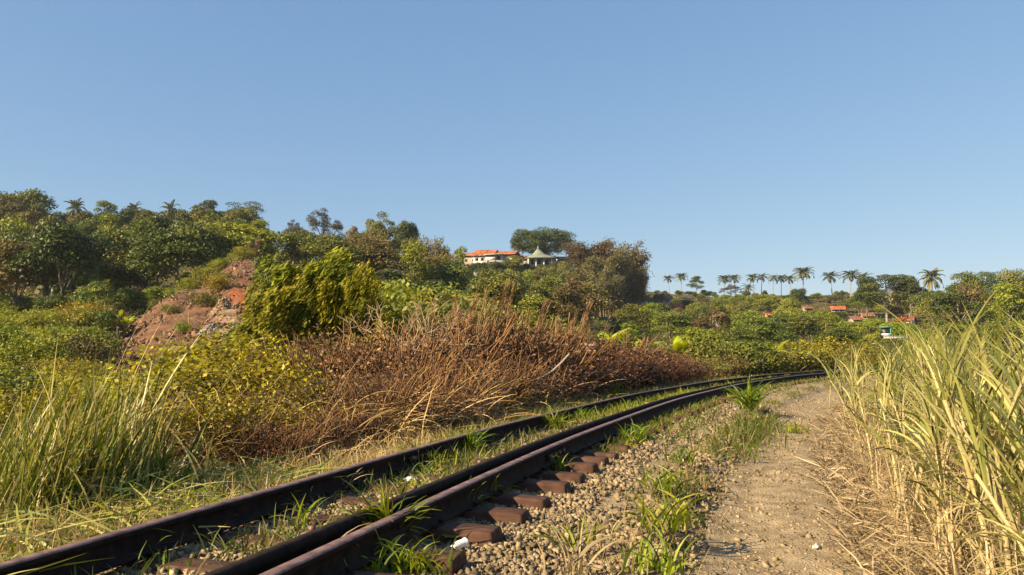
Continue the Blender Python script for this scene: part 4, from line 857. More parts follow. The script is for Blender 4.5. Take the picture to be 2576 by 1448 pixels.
for c, r, Y, H, k in ((480, 712, 58, 1.5, 'green'), (520, 700, 58, 1.6, 'green'), (550, 682, 60, 1.3, 'green'), (440, 732, 58, .9, 'green'), (395, 752, 58, .8, 'green'), (335, 785, 58, .8, 'green'), (610, 668, 62, 1.5, 'green'), (590, 662, 64, 1.2, 'green'), (458, 838, 41, .7, 'green'), (520, 775, 46, 1.2, 'olive'), (545, 735, 50, 1.3, 'olive'), (500, 755, 48, .9, 'olive'), (560, 702, 54, .9, 'olive'), (430, 790, 46, .8, 'olive'), (262, 828, 52, 1.6, 'green'), (255, 860, 46, 1.8, 'green'), (215, 870, 46, 2.0, 'olive')):
    x, y = px(c, r, Y)[:2]; lb = {(458): 'lone dark green shrub on the bare earth slope'}.get(c, 'green shrub along the upper edge of the bare earth slope' if k == 'green' else 'low olive shrub on the bare earth slope')
    put(SH[k][c % 2], 'shrub', lb, 'shrub', x, y, H, None, gc_, .08, widen=1.2)
gm_ = 'green shrubs behind the dry tangle'
for i in range(40):
    Y = random.uniform(20, 44); c = random.uniform(820, 1520)
    rt = np.interp(c, [700, 900, 1000, 1150, 1300, 1480, 1520], [700, 690, 700, 740, 790, 830, 850]) + random.uniform(0, 60)
    shrub_px(random.choice(['green', 'olive', 'green']), c, rt, Y, 'leafy green shrub in the thicket behind the dry brown tangle', gm_, widen=1.15)
for i in range(26):
    Y = random.uniform(28, 50); c = random.uniform(1490, 2150); rt = np.interp(c, [1490, 1700, 1900, 2150], [850, 868, 862, 850]) + random.uniform(-8, 18)
    shrub_px(random.choice(['green', 'olive', 'green']), c, rt, Y, 'leafy green shrub between the banana plants beyond the curve', 'green shrubs beyond the curve', widen=1.2)

# banana plants beyond the curve and on the slopes
for c, rt, Y, i, lb in ((1520, 822, 30, 0, 'banana plant with one tall upright leaf beyond the dry tangle'), (1600, 862, 33, 1, 'banana plant just right of the tall upright leaf'), (1652, 872, 33, 2, 'banana plant with ragged low leaves behind the red brown shrubs'), (1702, 864, 31, 1, 'brightest banana plant with leaves spread wide behind the red brown shrubs'), (1738, 862, 33, 0, 'banana plant close right of the brightest one'),
                     (1805, 866, 31, 2, 'banana plant with arching leaves, last before the olive shrubs'), (1935, 870, 32, 1, 'small banana plant among the olive shrubs'), (320, 800, 47, 0, 'grey green banana plant at the edge of the bare earth'), (300, 815, 49, 1, 'banana plant behind the grey green one at the bare earth edge'),
                     (258, 735, 78, 2, 'banana plant on the sunny slope at the foot of the left hill'), (170, 770, 74, 0, 'banana plant low on the left slope'), (1255, 740, 120, 1, 'banana plant high on the slope below the hilltop house')):
    x, y, H = at_top(c, rt, Y); put(BAN[i], 'banana_plant', lb, 'banana plant', x, y, max(H, 1.4), None, 'banana plants', .05, widen=1.15)

# ------------------------------------------------------------------ the big windblown bush
def wind_bush(H=3.1, Rx=1.55, n=13000):
    K = 46; B = []
    for i in range(K):
        d = rdir(1)[0]; q = .95 * rng.random() ** .4; B.append([d[0] * Rx * q, d[1] * Rx * .8 * q, H * .56 + d[2] * H * .42 * q, .22 + .18 * rng.random()])
    B = np.array(B); B[:, 2] = np.maximum(B[:, 2], .3)
    k = rng.choice(K, n, p=(lambda w: w / w.sum())(.3 + rng.random(K) ** 2)); d = rdir(n); C = B[k, :3] + d * (B[k, 3] * (.6 + .5 * rng.random(n)))[:, None]
    ax = norm(np.array([.75, -.1, .45]) + .28 * rng.normal(size=(n, 3))); nm = norm(np.array([-.25, -.35, .8]) + .55 * rng.normal(size=(n, 3)))
    lf = MB(); br = rng.random(K); lf.leaves(C, ax, nm, .17 * (.6 + .8 * rng.random(n)), .043 * (.8 + .5 * rng.random(n)), np.clip(.4 * br[k] + .6 * rng.random(n), 0, 1))
    st = MB(); m = K; u = np.linspace(0, 1, 6)[None, :, None]; e = B[:, :3]; b = e * np.array([.2, .2, 0]); P = b[:, None] * (1 - u) + e[:, None] * u + .05 * rng.normal(size=(m, 6, 3)); st.tube(P, np.linspace(.022, .006, 6)[None].repeat(m, 0), 4)
    return [('stems', st.mesh('stems', M['stem_tan'])), ('foliage', lf.mesh('foliage', M['bright_leaf']))]
WB = wind_bush()
x, y, H = at_top(788, 622, 16.5); thing('windblown_bush', WB, 'large bright yellow green bush with windblown leaves left of the dry tangle', 'bush', (x, y, g1(x, y) - .1), 0, (1.0, 1.0, H / 3.1))
x, y, H = at_top(702, 690, 15.5); thing('windblown_bush', WB, 'smaller bright bush leaning out at the left of the large windblown one', 'bush', (x, y, g1(x, y) - .1), .5, (.62, .7, H / 3.1))
x, y, H = at_top(885, 662, 15.8); thing('windblown_bush', WB, 'smaller bright bush at the right of the large windblown one', 'bush', (x, y, g1(x, y) - .1), -.4, (.62, .7, H / 3.1))

# bare branching shrub, dead branch
def bare_shrub(H=2.0):
    mb = MB()
    def grow(p, d, l, r, dep):
        q = p + d * l; mid = (p + q) / 2 + .04 * l * rng.normal(size=3); mb.tube([p, mid, q], [r, r * .85, r * .65], 5, rnd=rng.random())
        if dep:
            for _ in range(3 if dep > 2 else 2): grow(q, norm(d + .55 * rng.normal(size=3) + np.array([0, 0, .12])), l * .72, r * .62, dep - 1)
    for i in range(5): grow(np.array([.1 * rng.normal(), .1 * rng.normal(), 0]), norm(np.array([.35 * rng.normal(), .35 * rng.normal(), 1])), H * .34, .022, 4)
    return mb.mesh('bare_shrub', M['stem_tan'])
x, y, H = at_top(1000, 715, 13.2); one('bare_shrub', bare_shrub(), 'leafless tan shrub with forked branches beside the windblown bush', 'shrub', (x, y, g1(x, y)), .4, H / 2.1)
p1, p2 = px(1325, 962, 12.6), px(1432, 892, 13.2); u = np.linspace(0, 1, 6)[:, None]; db = MB().tube(p1 * (1 - u) + p2 * u + np.array([0, 0, -.1]) * np.sin(u * 3.14), np.linspace(.014, .02, 6), 6)
one('dead_branch', db.mesh('dead_branch', M['bark_pale'], True), 'pale bare branch sticking out of the dry tangle above the track', 'branch')

# ------------------------------------------------------------------ dry grass tangle
def dry_clump(n=190, L=1.1, lean=.55, bend=1.5, Wd=.012, spread=.3, mat='dry_grass', az=0., azs=.8):
    B = np.stack([rng.normal(size=n) * spread, rng.normal(size=n) * spread, np.zeros(n)], 1); k = rng.random(n) < .7
    a = np.where(k, az + azs * rng.normal(size=n), rng.random(n) * 6.28)
    return MB().blades(B, a, L * (.45 + .75 * rng.random(n)), Wd * (.6 + .8 * rng.random(n)), lean * (.3 + rng.random(n)), bend * (.35 + .8 * rng.random(n)), 8, np.clip(.5 + .55 * rng.random(n), 0, 1), wob=.35).mesh('dry_grass_clump', M[mat])
DC = [dry_clump(), dry_clump(200, 1.0, .8, 1.8), dry_clump(150, 1.15, .35, 1.1, azs=.6), dry_clump(240, .7, 1.0, 1.3, azs=2)]
gd_ = 'dry tan grass clumps in the tangle'
for c, r, Y, i, sc in ((900, 1060, 8.6, 1, 1.0), (980, 1040, 9.2, 1, 1.1), (1060, 1010, 9.8, 0, 1.1), (1150, 990, 10.4, 1, 1.15), (1230, 985, 11, 0, 1.1), (1320, 980, 11.8, 0, 1.1), (1120, 950, 11.5, 0, 1.2), (1200, 940, 12, 2, 1.15), (1290, 930, 12.8, 2, 1.2), (1380, 930, 13.5, 2, 1.15), (1440, 950, 13.8, 2, 1.0),
                       (1250, 900, 14, 2, 1.3), (1340, 900, 15, 2, 1.25), (1420, 910, 15.5, 2, 1.15), (1000, 960, 11.5, 1, 1.1), (850, 1090, 8.2, 3, .9), (1420, 1000, 12.6, 3, .9), (1490, 985, 14.4, 3, .8), (1100, 1060, 9.6, 3, 1.0), (1180, 1040, 10, 3, .9), (760, 1120, 7.8, 3, .9), (1580, 960, 17, 3, .9), (1300, 1030, 11, 3, .9),
                       (1090, 930, 12, 1, 1.1), (1160, 900, 12.6, 0, 1.1), (1260, 960, 11.6, 1, 1.15), (1290, 880, 14.2, 0, 1.1), (1350, 950, 12.6, 1, 1.1), (1400, 870, 15.4, 0, 1.15), (1460, 900, 15.4, 1, 1.1), (1220, 1010, 10.8, 1, 1.0), (1380, 985, 12.8, 1, 1.0), (1040, 1050, 9.6, 1, .9)):
    x, y = px(c, r, Y)[:2]; s_, t_ = lat([x], [y])
    if t_[0] > -2.2: x, y = [float(q) for q in tp(s_[0], -2.2)[:2]]
    one('dry_grass_clump', DC[i], 'dry tan grass clump arching out of the brown tangle beside the track' if i < 2 else 'upright dry tan grass clump at the back of the brown tangle' if i == 2 else 'flattened dry grass clump at the foot of the brown tangle', 'dry grass', (x, y, g1(x, y) - .03), random.choice([-.3, .2, .5, 2.7, 3.3, .1, -.8]), sc * (.66 if i == 2 else .95), gd_)
def reed(H=1.9):
    mb = MB(); n = 9; B = np.stack([.06 * rng.normal(size=n), .06 * rng.normal(size=n), np.zeros(n)], 1)
    a = .2 * rng.normal(size=n); L = H * (.75 + .3 * rng.random(n)); t = np.linspace(0, 1, 8); th = .05 + .28 * rng.random(n)[:, None] * t ** 1.5 * 1.8
    x = np.cumsum(np.sin(th), 1) * L[:, None] / 8; z = np.cumsum(np.cos(th), 1) * L[:, None] / 8 - L[:, None] / 8
    P = np.stack([B[:, :1] + x * np.cos(a)[:, None], B[:, 1:2] + x * np.sin(a)[:, None], z], -1); mb.tube(P, np.linspace(.008, .004, 8)[None].repeat(n, 0), 4)
    pl = MB()
    for i in range(n):
        m = 60; u = .68 + .32 * rng.random(m); C = np.stack([np.interp(u, t, P[i, :, j]) for j in range(3)], 1); pl.blades(C, a[i] + .5 * rng.normal(size=m), .16 * (.5 + rng.random(m)), .006, .25 + .4 * rng.random(m), .8 * rng.random(m), 3, rng.random(m))
    return [('stalks', mb.mesh('stalks', M['stem_tan'])), ('plumes', pl.mesh('plumes', M['dry_grass']))]
RD = [reed(), reed(1.7)]
for c, rt, Y, i, lb in ((1128, 690, 15, 0, 'thin dry reeds with faint plumes left of the tallest reeds'), (1160, 730, 14.6, 1, 'single leaning dry reed cluster beside the thin plumed reeds'), (1205, 665, 14.4, 0, 'tall forked dry reeds rising before the hillside'), (1245, 690, 15, 1, 'thick dry reed cluster with feathery plumes in the middle of the tangle'), (1262, 705, 15.4, 0, 'dense dry reeds just behind the thick plumed cluster'),
                     (1340, 745, 16, 1, 'dry reeds leaning right over the tangle'), (1385, 755, 16.6, 0, 'arching dry reeds near the right end of the tangle'), (1455, 745, 18, 1, 'tall upright dry reeds at the right end of the tangle'), (1425, 770, 17.5, 0, 'short upright dry reeds beside the ones at the right end of the tangle')):
    x, y, H = at_top(c - 12, rt, Y); thing('dry_reeds', RD[i], lb, 'reeds', (x, y, g1(x, y)), random.uniform(-.3, .3), (1, 1, H / (1.95 if i == 0 else 1.75)), 'tall dry reeds above the tangle')
dt = MB(); n = 15000; s = 6.2 * (17 / 6.2) ** rng.random(n); t = -2.0 - 2.2 * rng.random(n) ** 1.2; x, y, h = tp(s, t)
dt.blades(np.stack([x, y, near_z(t, s) + .75 * rng.random(n) ** 1.7 * np.clip((-t - 1.5) / 1.2, .05, 1)], 1), rng.random(n) * 6.28, .42 * (.4 + rng.random(n)), .006 * (1 + .05 * s), .4 + 1.6 * rng.random(n), 1.4 * rng.random(n), 5, np.clip(.22 + .32 * rng.normal(size=n), 0, 1), wob=1.2)
one('dead_stems', dt.mesh('dead_stems', M['dry_grass']), 'tangled brown dead stems filling the thicket left of the track', 'dead stems', kind='stuff')

# ------------------------------------------------------------------ tall grass clump at the left
def tall_clump(n=200, L=1.25, spread=.25):
    B = np.stack([rng.normal(size=n) * spread, rng.normal(size=n) * spread, np.zeros(n)], 1); a = np.where(rng.random(n) < .5, .15 + .6 * rng.normal(size=n), rng.random(n) * 6.28)
    mb = MB().blades(B, a, L * (.35 + .75 * rng.random(n)), .019 * (.5 + .8 * rng.random(n)), .03 + .38 * rng.random(n) ** 1.3, np.where(rng.random(n) < .2, 1.8, .6) * rng.random(n) ** 1.2, 8, np.clip(rng.random(n) * 1.05 - .05, 0, 1), basew=.5, wob=.12)
    m = n; B = np.stack([rng.normal(size=m) * spread * 1.3, rng.normal(size=m) * spread * 1.3, .25 * L * rng.random(m)], 1)
    mb.blades(B, rng.random(m) * 6.28, .42 * (.4 + rng.random(m)), .016, .3 + .9 * rng.random(m), 1.6 * rng.random(m), 5, np.where(rng.random(m) < .5, .75 + .25 * rng.random(m), .4 * rng.random(m)), wob=.3)
    return mb.mesh('tall_grass_clump', M['tall_grass'])
TG = [tall_clump(), tall_clump(180, 1.1), tall_clump(150, .8, .25)]
for c, r, Y, i, sc, lb in ((235, 1215, 5.7, 0, .95, 'tallest green grass clump at the left, blades leaning right'), (170, 1230, 5.5, 1, .95, 'tall green grass clump just left of the tallest one'), (95, 1240, 5.3, 1, .85, 'green grass clump near the left edge'), (30, 1260, 5.0, 0, .65, 'green grass clump cut by the left edge of the view'), (290, 1200, 6.0, 2, .95, 'shorter grass clump at the right foot of the tallest one'), (130, 1190, 6.4, 0, .8, 'green grass clump behind the tall ones at left'), (20, 1180, 6.3, 1, .65, 'green grass clump behind the one at the left edge'), (330, 1230, 5.8, 2, .7, 'low grass clump beside the yellow green shrubs')):
    x, y = px(c, r, Y)[:2]; one('tall_grass_clump', TG[i], lb, 'tall grass', (x, y, g1(x, y) - .02), random.uniform(-.25, .25), sc, 'tall green grass clumps at the left')
tl = MB(); n = 9; B = np.array([px(c, 1200, 5.8) for c in (205, 215, 245, 150, 260, 290, 185, 230, 60)]); B[:, 2] = -.1
tl.blades(B, [.1, .0, .3, 2.8, .25, .35, .1, .2, .2], [1.62, 1.7, 1.45, 1.55, 1.5, 1.4, 1.5, 1.6, 1.2], .02, [.12, .10, .24, .12, .18, .26, .1, .2, .2], [.4, .55, .3, .25, .45, .35, .4, .3, .4], 9, [.9, .85, .95, .1, .8, .75, .7, .9, .8], tw=[.5, .3, .7, 1, .2, .9, .4, .5, .3])
one('seed_stalks', tl.mesh('seed_stalks', M['tall_grass']), 'long pale seed stalks rising out of the tallest grass clump at left', 'grass stalks')
lt = MB(); n = 420; c = rng.uniform(-60, 640, n); Y = rng.uniform(4.3, 6.4, n); k = c < 1288 + FPX * (tp(Y, -.75)[0] / Y) * 1.0; 
s = rng.uniform(2.4, 6.2, n); t = -.72 - 1.1 * rng.random(n); x, y, h = tp(s, t)
lt.blades(np.stack([x, y, near_z(t, s) + .02 + .1 * rng.random(n)], 1), rng.random(n) * 6.28, .45 * (.4 + rng.random(n)), .014, 1.1 + .4 * rng.random(n), .5 * rng.random(n), 5, .35 + .65 * rng.random(n), wob=.4)
n = 1500; s = rng.uniform(1.6, 6.5, n); t = -.72 - 1.3 * rng.random(n); x, y, h = tp(s, t)
lt.blades(np.stack([x, y, near_z(t, s)], 1), rng.random(n) * 6.28, .2 * (.4 + rng.random(n)), .010, .2 + .9 * rng.random(n), .9 * rng.random(n), 4, .75 * rng.random(n))
one('fallen_grass', lt.mesh('fallen_grass', M['tall_grass']), 'bent straw and green blades fallen against the far rail at lower left', 'grass', kind='stuff')

# ------------------------------------------------------------------ cane stand at the right
def cane_proto(H=1.25, nl=19, nd=22, L=.50, wd=.0145):
    st = MB(); z = np.linspace(0, 1, 12); ln = .12 * rng.normal(); P = np.stack([ln * z ** 1.6 * H, .08 * rng.normal() * z ** 1.6 * H, z * H * .72], 1)
    st.tube(P, .0125 - .004 * z + .0022 * (np.arange(12) % 2), 7, rnd=rng.random())
    lv = MB(); u = .4 + .6 * rng.random(nl) ** .7; B = np.stack([np.interp(u, z, P[:, j]) for j in range(3)], 1); top = u > .85
    lv.blades(B, rng.random(nl) * 6.28, L * (.7 + .5 * rng.random(nl)) * np.where(top, 1.1, .9), wd * (.7 + .5 * rng.random(nl)), np.where(top, .05 + .25 * rng.random(nl), .25 + .45 * rng.random(nl)), np.where(top, .3 + .7 * rng.random(nl), .45 + .9 * rng.random(nl)), 8, rng.random(nl) ** .62, basew=.5)
    dr = MB(); u = .08 + .75 * rng.random(nd); B = np.stack([np.interp(u, z, P[:, j]) for j in range(3)], 1)
    dr.blades(B, rng.random(nd) * 6.28, L * (.5 + .5 * rng.random(nd)), wd * .55 * (.6 + .6 * rng.random(nd)), .4 + .9 * rng.random(nd), 1.2 + 1.1 * rng.random(nd), 7, rng.random(nd), wob=.5)
    n2 = 9; u = .1 + .6 * rng.random(n2); B = np.stack([np.interp(u, z, P[:, j]) for j in range(3)], 1)
    dr.blades(B, rng.random(n2) * 6.28, .45 * (.5 + .6 * rng.random(n2)), .015, .04 + .28 * rng.random(n2), .5 * rng.random(n2), 5, .5 + .5 * rng.random(n2), wob=.2)
    return [('stalk', st.mesh('stalk', M['stem_cane'], True)), ('leaves', lv.mesh('leaves', M['cane_leaf'])), ('dry_leaves', dr.mesh('dry_leaves', M['cane_dry']))]
CP = [cane_proto(), cane_proto(1.35, 18, 12), cane_proto(1.15, 13, 20), cane_proto(1.3, 18, 12, .56, .018), cane_proto(1.1, 22, 30, .45, .012), cane_proto(1.25, 16, 18, .60, .018)]
k = 0
def cane(x, y, H, i, label=None, rot=None):
    thing('cane_plant', CP[i], label or 'green cane stalk with long blades and dry lower leaves in the stand beside the path', 'cane', (x, y, g1(x, y) - .03), random.uniform(0, 6.28) if rot is None else rot, H, 'cane stalks in the stand beside the path', (random.uniform(-.16, .16), random.uniform(-.16, .16)))
cane(*px(2490, 1100, 3.9)[:2], .95, 3, 'tallest cane stalk near the right edge, top blades reaching the tree line')
cane(*px(2120, 1000, 16)[:2], 1.0, 1, 'separate cane stalk at the far end of the stand, beside the rails')
cane(*px(2085, 1000, 17)[:2], .8, 2, 'pale bare cane stalk farthest along the stand, against the track')
for i in range(420):
    u = i / 420; s = 1.1 * (24 / 1.1) ** random.random(); t = 3.25 + abs(random.gauss(0, 1)) * (.55 + .11 * s) + .1
    if t > 3.2 + .35 * s + 1.0: continue
    x, y, _ = tp(s, t); x, y = float(x), float(y)
    if y < .9 or math.hypot(x, y) < 1.5: continue
    c_, r_ = topx(x, y, 1.0)
    if c_ > 2800: continue
    hmax = np.interp(c_, [1900, 2100, 2200, 2350, 2450, 2520, 2600], [870, 868, 855, 800, 805, 790, 830]) + random.uniform(-5, 45)
    H = (px(c_, hmax, y)[2] - g1(x, y)) / 1.3
    cane(x, y, float(np.clip(H * random.uniform(.85, 1.03), .35, 1.35)), random.randrange(6)); k += 1
print('canes', k)
cs = MB(); n = 9000; s = 1.0 * (20) ** rng.random(n); t = 2.95 + np.abs(rng.normal(size=n)) * (.55 + .06 * s); x, y, h = tp(s, t)
cs.blades(np.stack([x, y, near_z(np.minimum(t, 7), s) + .01 + .12 * rng.random(n) ** 2 * np.clip((t - 3) / .5, .1, 1.5)], 1), rng.random(n) * 6.28, .34 * (.3 + rng.random(n)), .0075 * (1 + .04 * s), .8 + .8 * rng.random(n), .6 * rng.random(n), 4, rng.random(n), wob=.5)
n = 3500; s = 1.0 * (18) ** rng.random(n); t = 3.3 + np.abs(rng.normal(size=n)) * (.7 + .06 * s); x, y, h = tp(s, t)
cs.blades(np.stack([x, y, near_z(np.minimum(t, 7), s)], 1), rng.random(n) * 6.28, .45 * (.4 + rng.random(n)), .010 * (1 + .03 * s), .7 * rng.random(n), 1.0 * rng.random(n), 5, .3 + .7 * rng.random(n), wob=.3)
one('straw_litter', cs.mesh('straw_litter', M['straw']), 'matted dry straw under the cane stand', 'straw', kind='stuff')
cg = MB(); n = 2600; s = 1.2 * (18) ** rng.random(n); t = 3.5 + np.abs(rng.normal(size=n)) * (.8 + .06 * s); x, y, h = tp(s, t)
cg.blades(np.stack([x, y, near_z(np.minimum(t, 7), s) + .0], 1), rng.random(n) * 6.28, .55 * (.4 + .8 * rng.random(n)), .014 * (1 + .03 * s), .5 * rng.random(n), 1.0 * rng.random(n), 5, rng.random(n))
one('cane_undergrowth', cg.mesh('cane_undergrowth', M['cane_leaf']), 'green blades growing thickly between the cane stalks', 'grass', kind='stuff')

# ------------------------------------------------------------------ things on the bare earth slope
def stump_mesh():
    mb = MB(); a = np.linspace(0, 1, 6); mb.tube(np.stack([.1 * a, .05 * np.sin(a * 3), a * .9], 1), .16 - .07 * a, 7); mb.tube([[.05, 0, .45], [.3, .05, .75], [.42, .1, .8]], [.07, .05, .02], 5); mb.tube([[.0, 0, .2], [-.25, 0, .05], [-.4, 0, -.05]], [.08, .06, .03], 5)
    return mb.mesh('tree_stump', M['stump'], True)
SM = stump_mesh()
for c, r, Y, sc, lb in ((300, 872, 43.5, 1.0, 'dark burnt stump at the lower left end of the bare earth slope'), (327, 822, 47, .8, 'dark stump higher on the left end of the bare earth slope'), (365, 815, 46, .7, 'dark stump in the middle of the bare earth slope'), (408, 822, 44, .7, 'dark stump lower right on the bare earth slope')):
    x, y = px(c, r, Y)[:2]; one('tree_stump', SM, lb, 'stump', (x, y, g1(x, y) - .1), random.uniform(0, 6), sc, 'stumps on the bare earth slope')
for c, r, Y, lb in ((474, 824, 42, 'thin pale stake standing on the bare earth slope'), (386, 790, 46, 'thin pale stake left of the other one on the bare earth slope')):
    x, y = px(c, r, Y)[:2]; one('stake', MB().tube([[0, 0, 0], [.02, 0, .5], [.0, 0, .95]], .03, 6).box((.0, 0, .97), (.05, .05, .05)).mesh('stake', M['stem_tan']), lb, 'stake', (x, y, g1(x, y) - .1), 0, .9, 'stakes on the bare earth slope')
cl = MB(); n = 2600; c_ = rng.uniform(270, 640, n); Y = rng.uniform(33, 66, n); x = (c_ - 1288) / FPX * Y; z = G(x, Y); k = inpoly(*topx(x, Y, z), DIRT); x, Y, z = x[k], Y[k], z[k]
stones(cl, np.stack([x, Y, z + .05], 1), .05 + .13 * rng.random(len(x)) ** 3); one('earth_clods', cl.mesh('earth_clods', surf('earth_clod', (.10, .052, .032), (.22, .125, .08), 3, .95, .4, usernd=True)), 'loose clods of earth on the bare slope', 'earth', kind='stuff')
db = MB(); n = 1500; c_ = rng.uniform(270, 640, n); Y = rng.uniform(33, 66, n); x = (c_ - 1288) / FPX * Y; z = G(x, Y); k = inpoly(*topx(x, Y, z), DIRT) & (fbm(x * .4, Y * .4) > -.05); x, Y, z = x[k], Y[k], z[k]; n = len(x)
db.blades(np.stack([x, Y, z + .03], 1), rng.random(n) * 6.28, .6 * (.4 + rng.random(n)), .035, .6 + .9 * rng.random(n), .6 * rng.random(n), 3, rng.random(n)); one('slope_stubble', db.mesh('slope_stubble', M['straw']), 'dry stubble and cut stalks scattered over the bare slope', 'stubble', kind='stuff')
def heap(n, rx, ry, h, size, mat, name):
    mb = MB(); a = rng.random(n) * 6.28; q = rng.random(n) ** .5; P = np.stack([np.cos(a) * q * rx, np.sin(a) * q * ry, h * (1 - q ** 1.6) * rng.random(n) ** .3], 1); stones(mb, P, size * (.5 + rng.random(n))); return mb.mesh(name, M[mat])
x, y = px(536, 846, 40)[:2]; one('rock_heap', heap(420, .75, .6, .6, .07, 'stone_grey', 'rock_heap'), 'grey heap of stones at the foot of the bare earth slope', 'rocks', (x, y, g1(x, y) - .15))
x, y = px(562, 800, 43.5)[:2]; one('rock_outcrop', heap(500, .6, .6, 1.1, .10, 'rock_pale', 'rock_outcrop'), 'pale broken rock outcrop below the red earth scar', 'rocks', (x, y, g1(x, y) - .2))
x, y = px(1480, 868, 19)[:2]; one('boulder', heap(40, .22, .2, .3, .12, 'rock_pale', 'boulder'), 'pale boulder at the right end of the dry tangle', 'rock', (x, y, px(1480, 880, 19)[2] - .1))
x, y = px(470, 712, 56)[:2]; n = 240
one('straw_heap', MB().blades(np.stack([rng.normal(size=n) * .5, rng.normal(size=n) * .35, .3 * rng.random(n)], 1), .4 * rng.normal(size=n), 1.1, .03, 1.1 + .3 * rng.random(n), .5, 4, rng.random(n)).mesh('straw_heap', M['straw']), 'heap of cut straw on the upper bare earth slope', 'straw', (x, y, g1(x, y)))

# ------------------------------------------------------------------ buildings
def tri_roof(mb, x0, x1, y0, y1, ze, zr, yr=None, th=.12, over=.0):
    """gable roof, ridge along x, with thickness, tiles as shallow courses"""
    yr = (y0 + y1) / 2 if yr is None else yr; n = 9
    for ya, yb in ((y0, yr), (y1, yr)):
        for k in range(n):
            a, b = k / n, (k + 1) / n; ya_, yb_ = ya + (yb - ya) * a, ya + (yb - ya) * b; za, zb = ze + (zr - ze) * a + .03, ze + (zr - ze) * b
            m = max(3, int((x1 - x0) / .35)); xs = np.linspace(x0, x1, m + 1)
            for xa, xb in zip(xs[:-1], xs[1:]):
                mb.add([[xa, ya_, za], [xb, ya_, za], [xb, yb_, zb], [xa, yb_, zb], [xa, ya_, za - th], [xb, ya_, za - th], [xb, yb_, zb - th], [xa, yb_, zb - th]], quads=[[0, 1, 2, 3], [4, 7, 6, 5], [0, 4, 5, 1], [0, 3, 7, 4], [1, 5, 6, 2], [3, 2, 6, 7]], rnd=rng.random())
def gable_walls(mb, x0, x1, y0, y1, z0, ze, zr):
    ym = (y0 + y1) / 2
    mb.box(((x0 + x1) / 2, ym, (z0 + ze) / 2), (x1 - x0, y1 - y0, ze - z0))
    for x in (x0, x1): mb.add([[x, y0, ze], [x, y1, ze], [x, ym, zr]], tris=[[0, 1, 2]])
def house(name, label, loc, rotz, w, d, h, rh, wall, roof, wins, group='houses on the hillsides', deep=3.0):
    root = obj(name, None, None, loc, (0, 0, rotz)); tag(root, label, 'house', group)
    a = MB(); gable_walls(a, -w / 2, w / 2, -d / 2, d / 2, -deep, h, h + rh - .16); obj('wall', a.mesh('wall', M[wall]), root)
    b = MB(); tri_roof(b, -w / 2 - .35, w / 2 + .35, -d / 2 - .5, d / 2 + .5, h - .25, h + rh); obj('roof', b.mesh('roof', M[roof]), root)
    for (x, z, ww, hh) in wins:
        f = obj('window', MB().box((x, -d / 2 - .02, z), (ww, .06, hh)).mesh('window', M['white_wall']), root); obj('pane', MB().box((x, -d / 2 - .04, z), (ww - .16, .06, hh - .16)).mesh('pane', M['dark_open']), f)
    return root
HY = 205.
def hz(r): return px(1250, r, HY)[2]
def hx(c): return px(c, 650, HY)[0]
# the hilltop house: three stepped orange roofs over a white two-storey block
hb = obj('hilltop_house', None, None, (hx(1246), HY, hz(672)), (0, 0, R(-16))); tag(hb, 'white hilltop house with long stepped orange tile roofs', 'house', 'houses on the hillsides')
H0 = hz(645) - hz(672); HR = hz(628) - hz(672)
a = MB(); gable_walls(a, -5.4, -1.6, -2.6, 2.9, -2.5, H0, HR - .2); a.box((.6, .2, H0 * .5 - .6), (4.3, 4.6, H0 + 1.1)); a.box((4.4, .4, H0 * .5 - .6), (3.3, 4.0, H0 + .9)); obj('wall', a.mesh('wall', M['white_wall']), hb)
for x0, x1, dz, ye in ((-5.7, -1.9, 0, -3.1), (-1.9, .6, -.12, -2.6), (.6, 6.3, -.55, -2.4)):
    b = MB(); tri_roof(b, x0, x1, ye, 3.3, H0 - .1 - (0 if dz == 0 else -.25), HR + dz, .3); obj('roof', b.mesh('roof', M['tile_orange']), hb)
b = MB().box((-.2, -3.1, 1.45), (2.6, 1.4, .12)).box((-.2, -3.75, 1.85), (2.6, .08, .7)).box((-1.45, -3.1, .2), (.16, .16, 2.5)).box((1.05, -3.1, .2), (.16, .16, 2.5)); obj('balcony', b.mesh('balcony', M['white_wall']), hb)
obj('canopy', MB().box((.6, -2.9, H0 + .05), (5.2, 1.9, .14)).mesh('canopy', M['grey_wall']), hb)
for x, z, ww, hh in ((-4.4, 1.9, .9, .9), (-2.9, 1.9, .9, .9), (-4.4, .2, .8, 1.2), (-2.8, .2, .8, 1.0), (-.2, 2.1, 1.0, .9), (1.6, 2.1, 1.1, 1.0), (1.7, .2, 1.0, 1.6), (3.6, 1.2, 1.0, .9), (4.9, 1.2, .8, .9)):
    yy = -2.63 if x < -1.6 else (-2.12 if x < 2.8 else -1.62)
    f = obj('window', MB().box((x, yy, z), (ww, .08, hh)).mesh('window', M['grey_wall']), hb); obj('pane', MB().box((x, yy - .03, z), (ww - .15, .08, hh - .15)).mesh('pane', M['dark_open']), f)
f = obj('door', MB().box((-.2, -2.12, .2), (1.0, .08, 2.0)).mesh('door', M['cream_wall']), hb); obj('handle', MB().box((.2, -2.19, .2), (.1, .08, .12)).mesh('handle', M['dark_open']), f)
house('small_house', 'small orange roofed house behind the left end of the hilltop house', (hx(1185), HY + 3, hz(664)), R(-10), 5, 5, hz(641) - hz(664), .85, 'cream_wall', 'tile_orange', [(-1, 1, .8, .8), (1, 1, .8, .8)])
house('small_house', 'low grey walled house between the orange roofs and the green pyramid roof', (hx(1313), HY + 1, hz(668)), R(8), 3.4, 4, hz(645) - hz(668), .35, 'grey_wall', 'tile_old', [(-.8, 1.4, .7, .7), (.6, 1.4, .8, .8)])
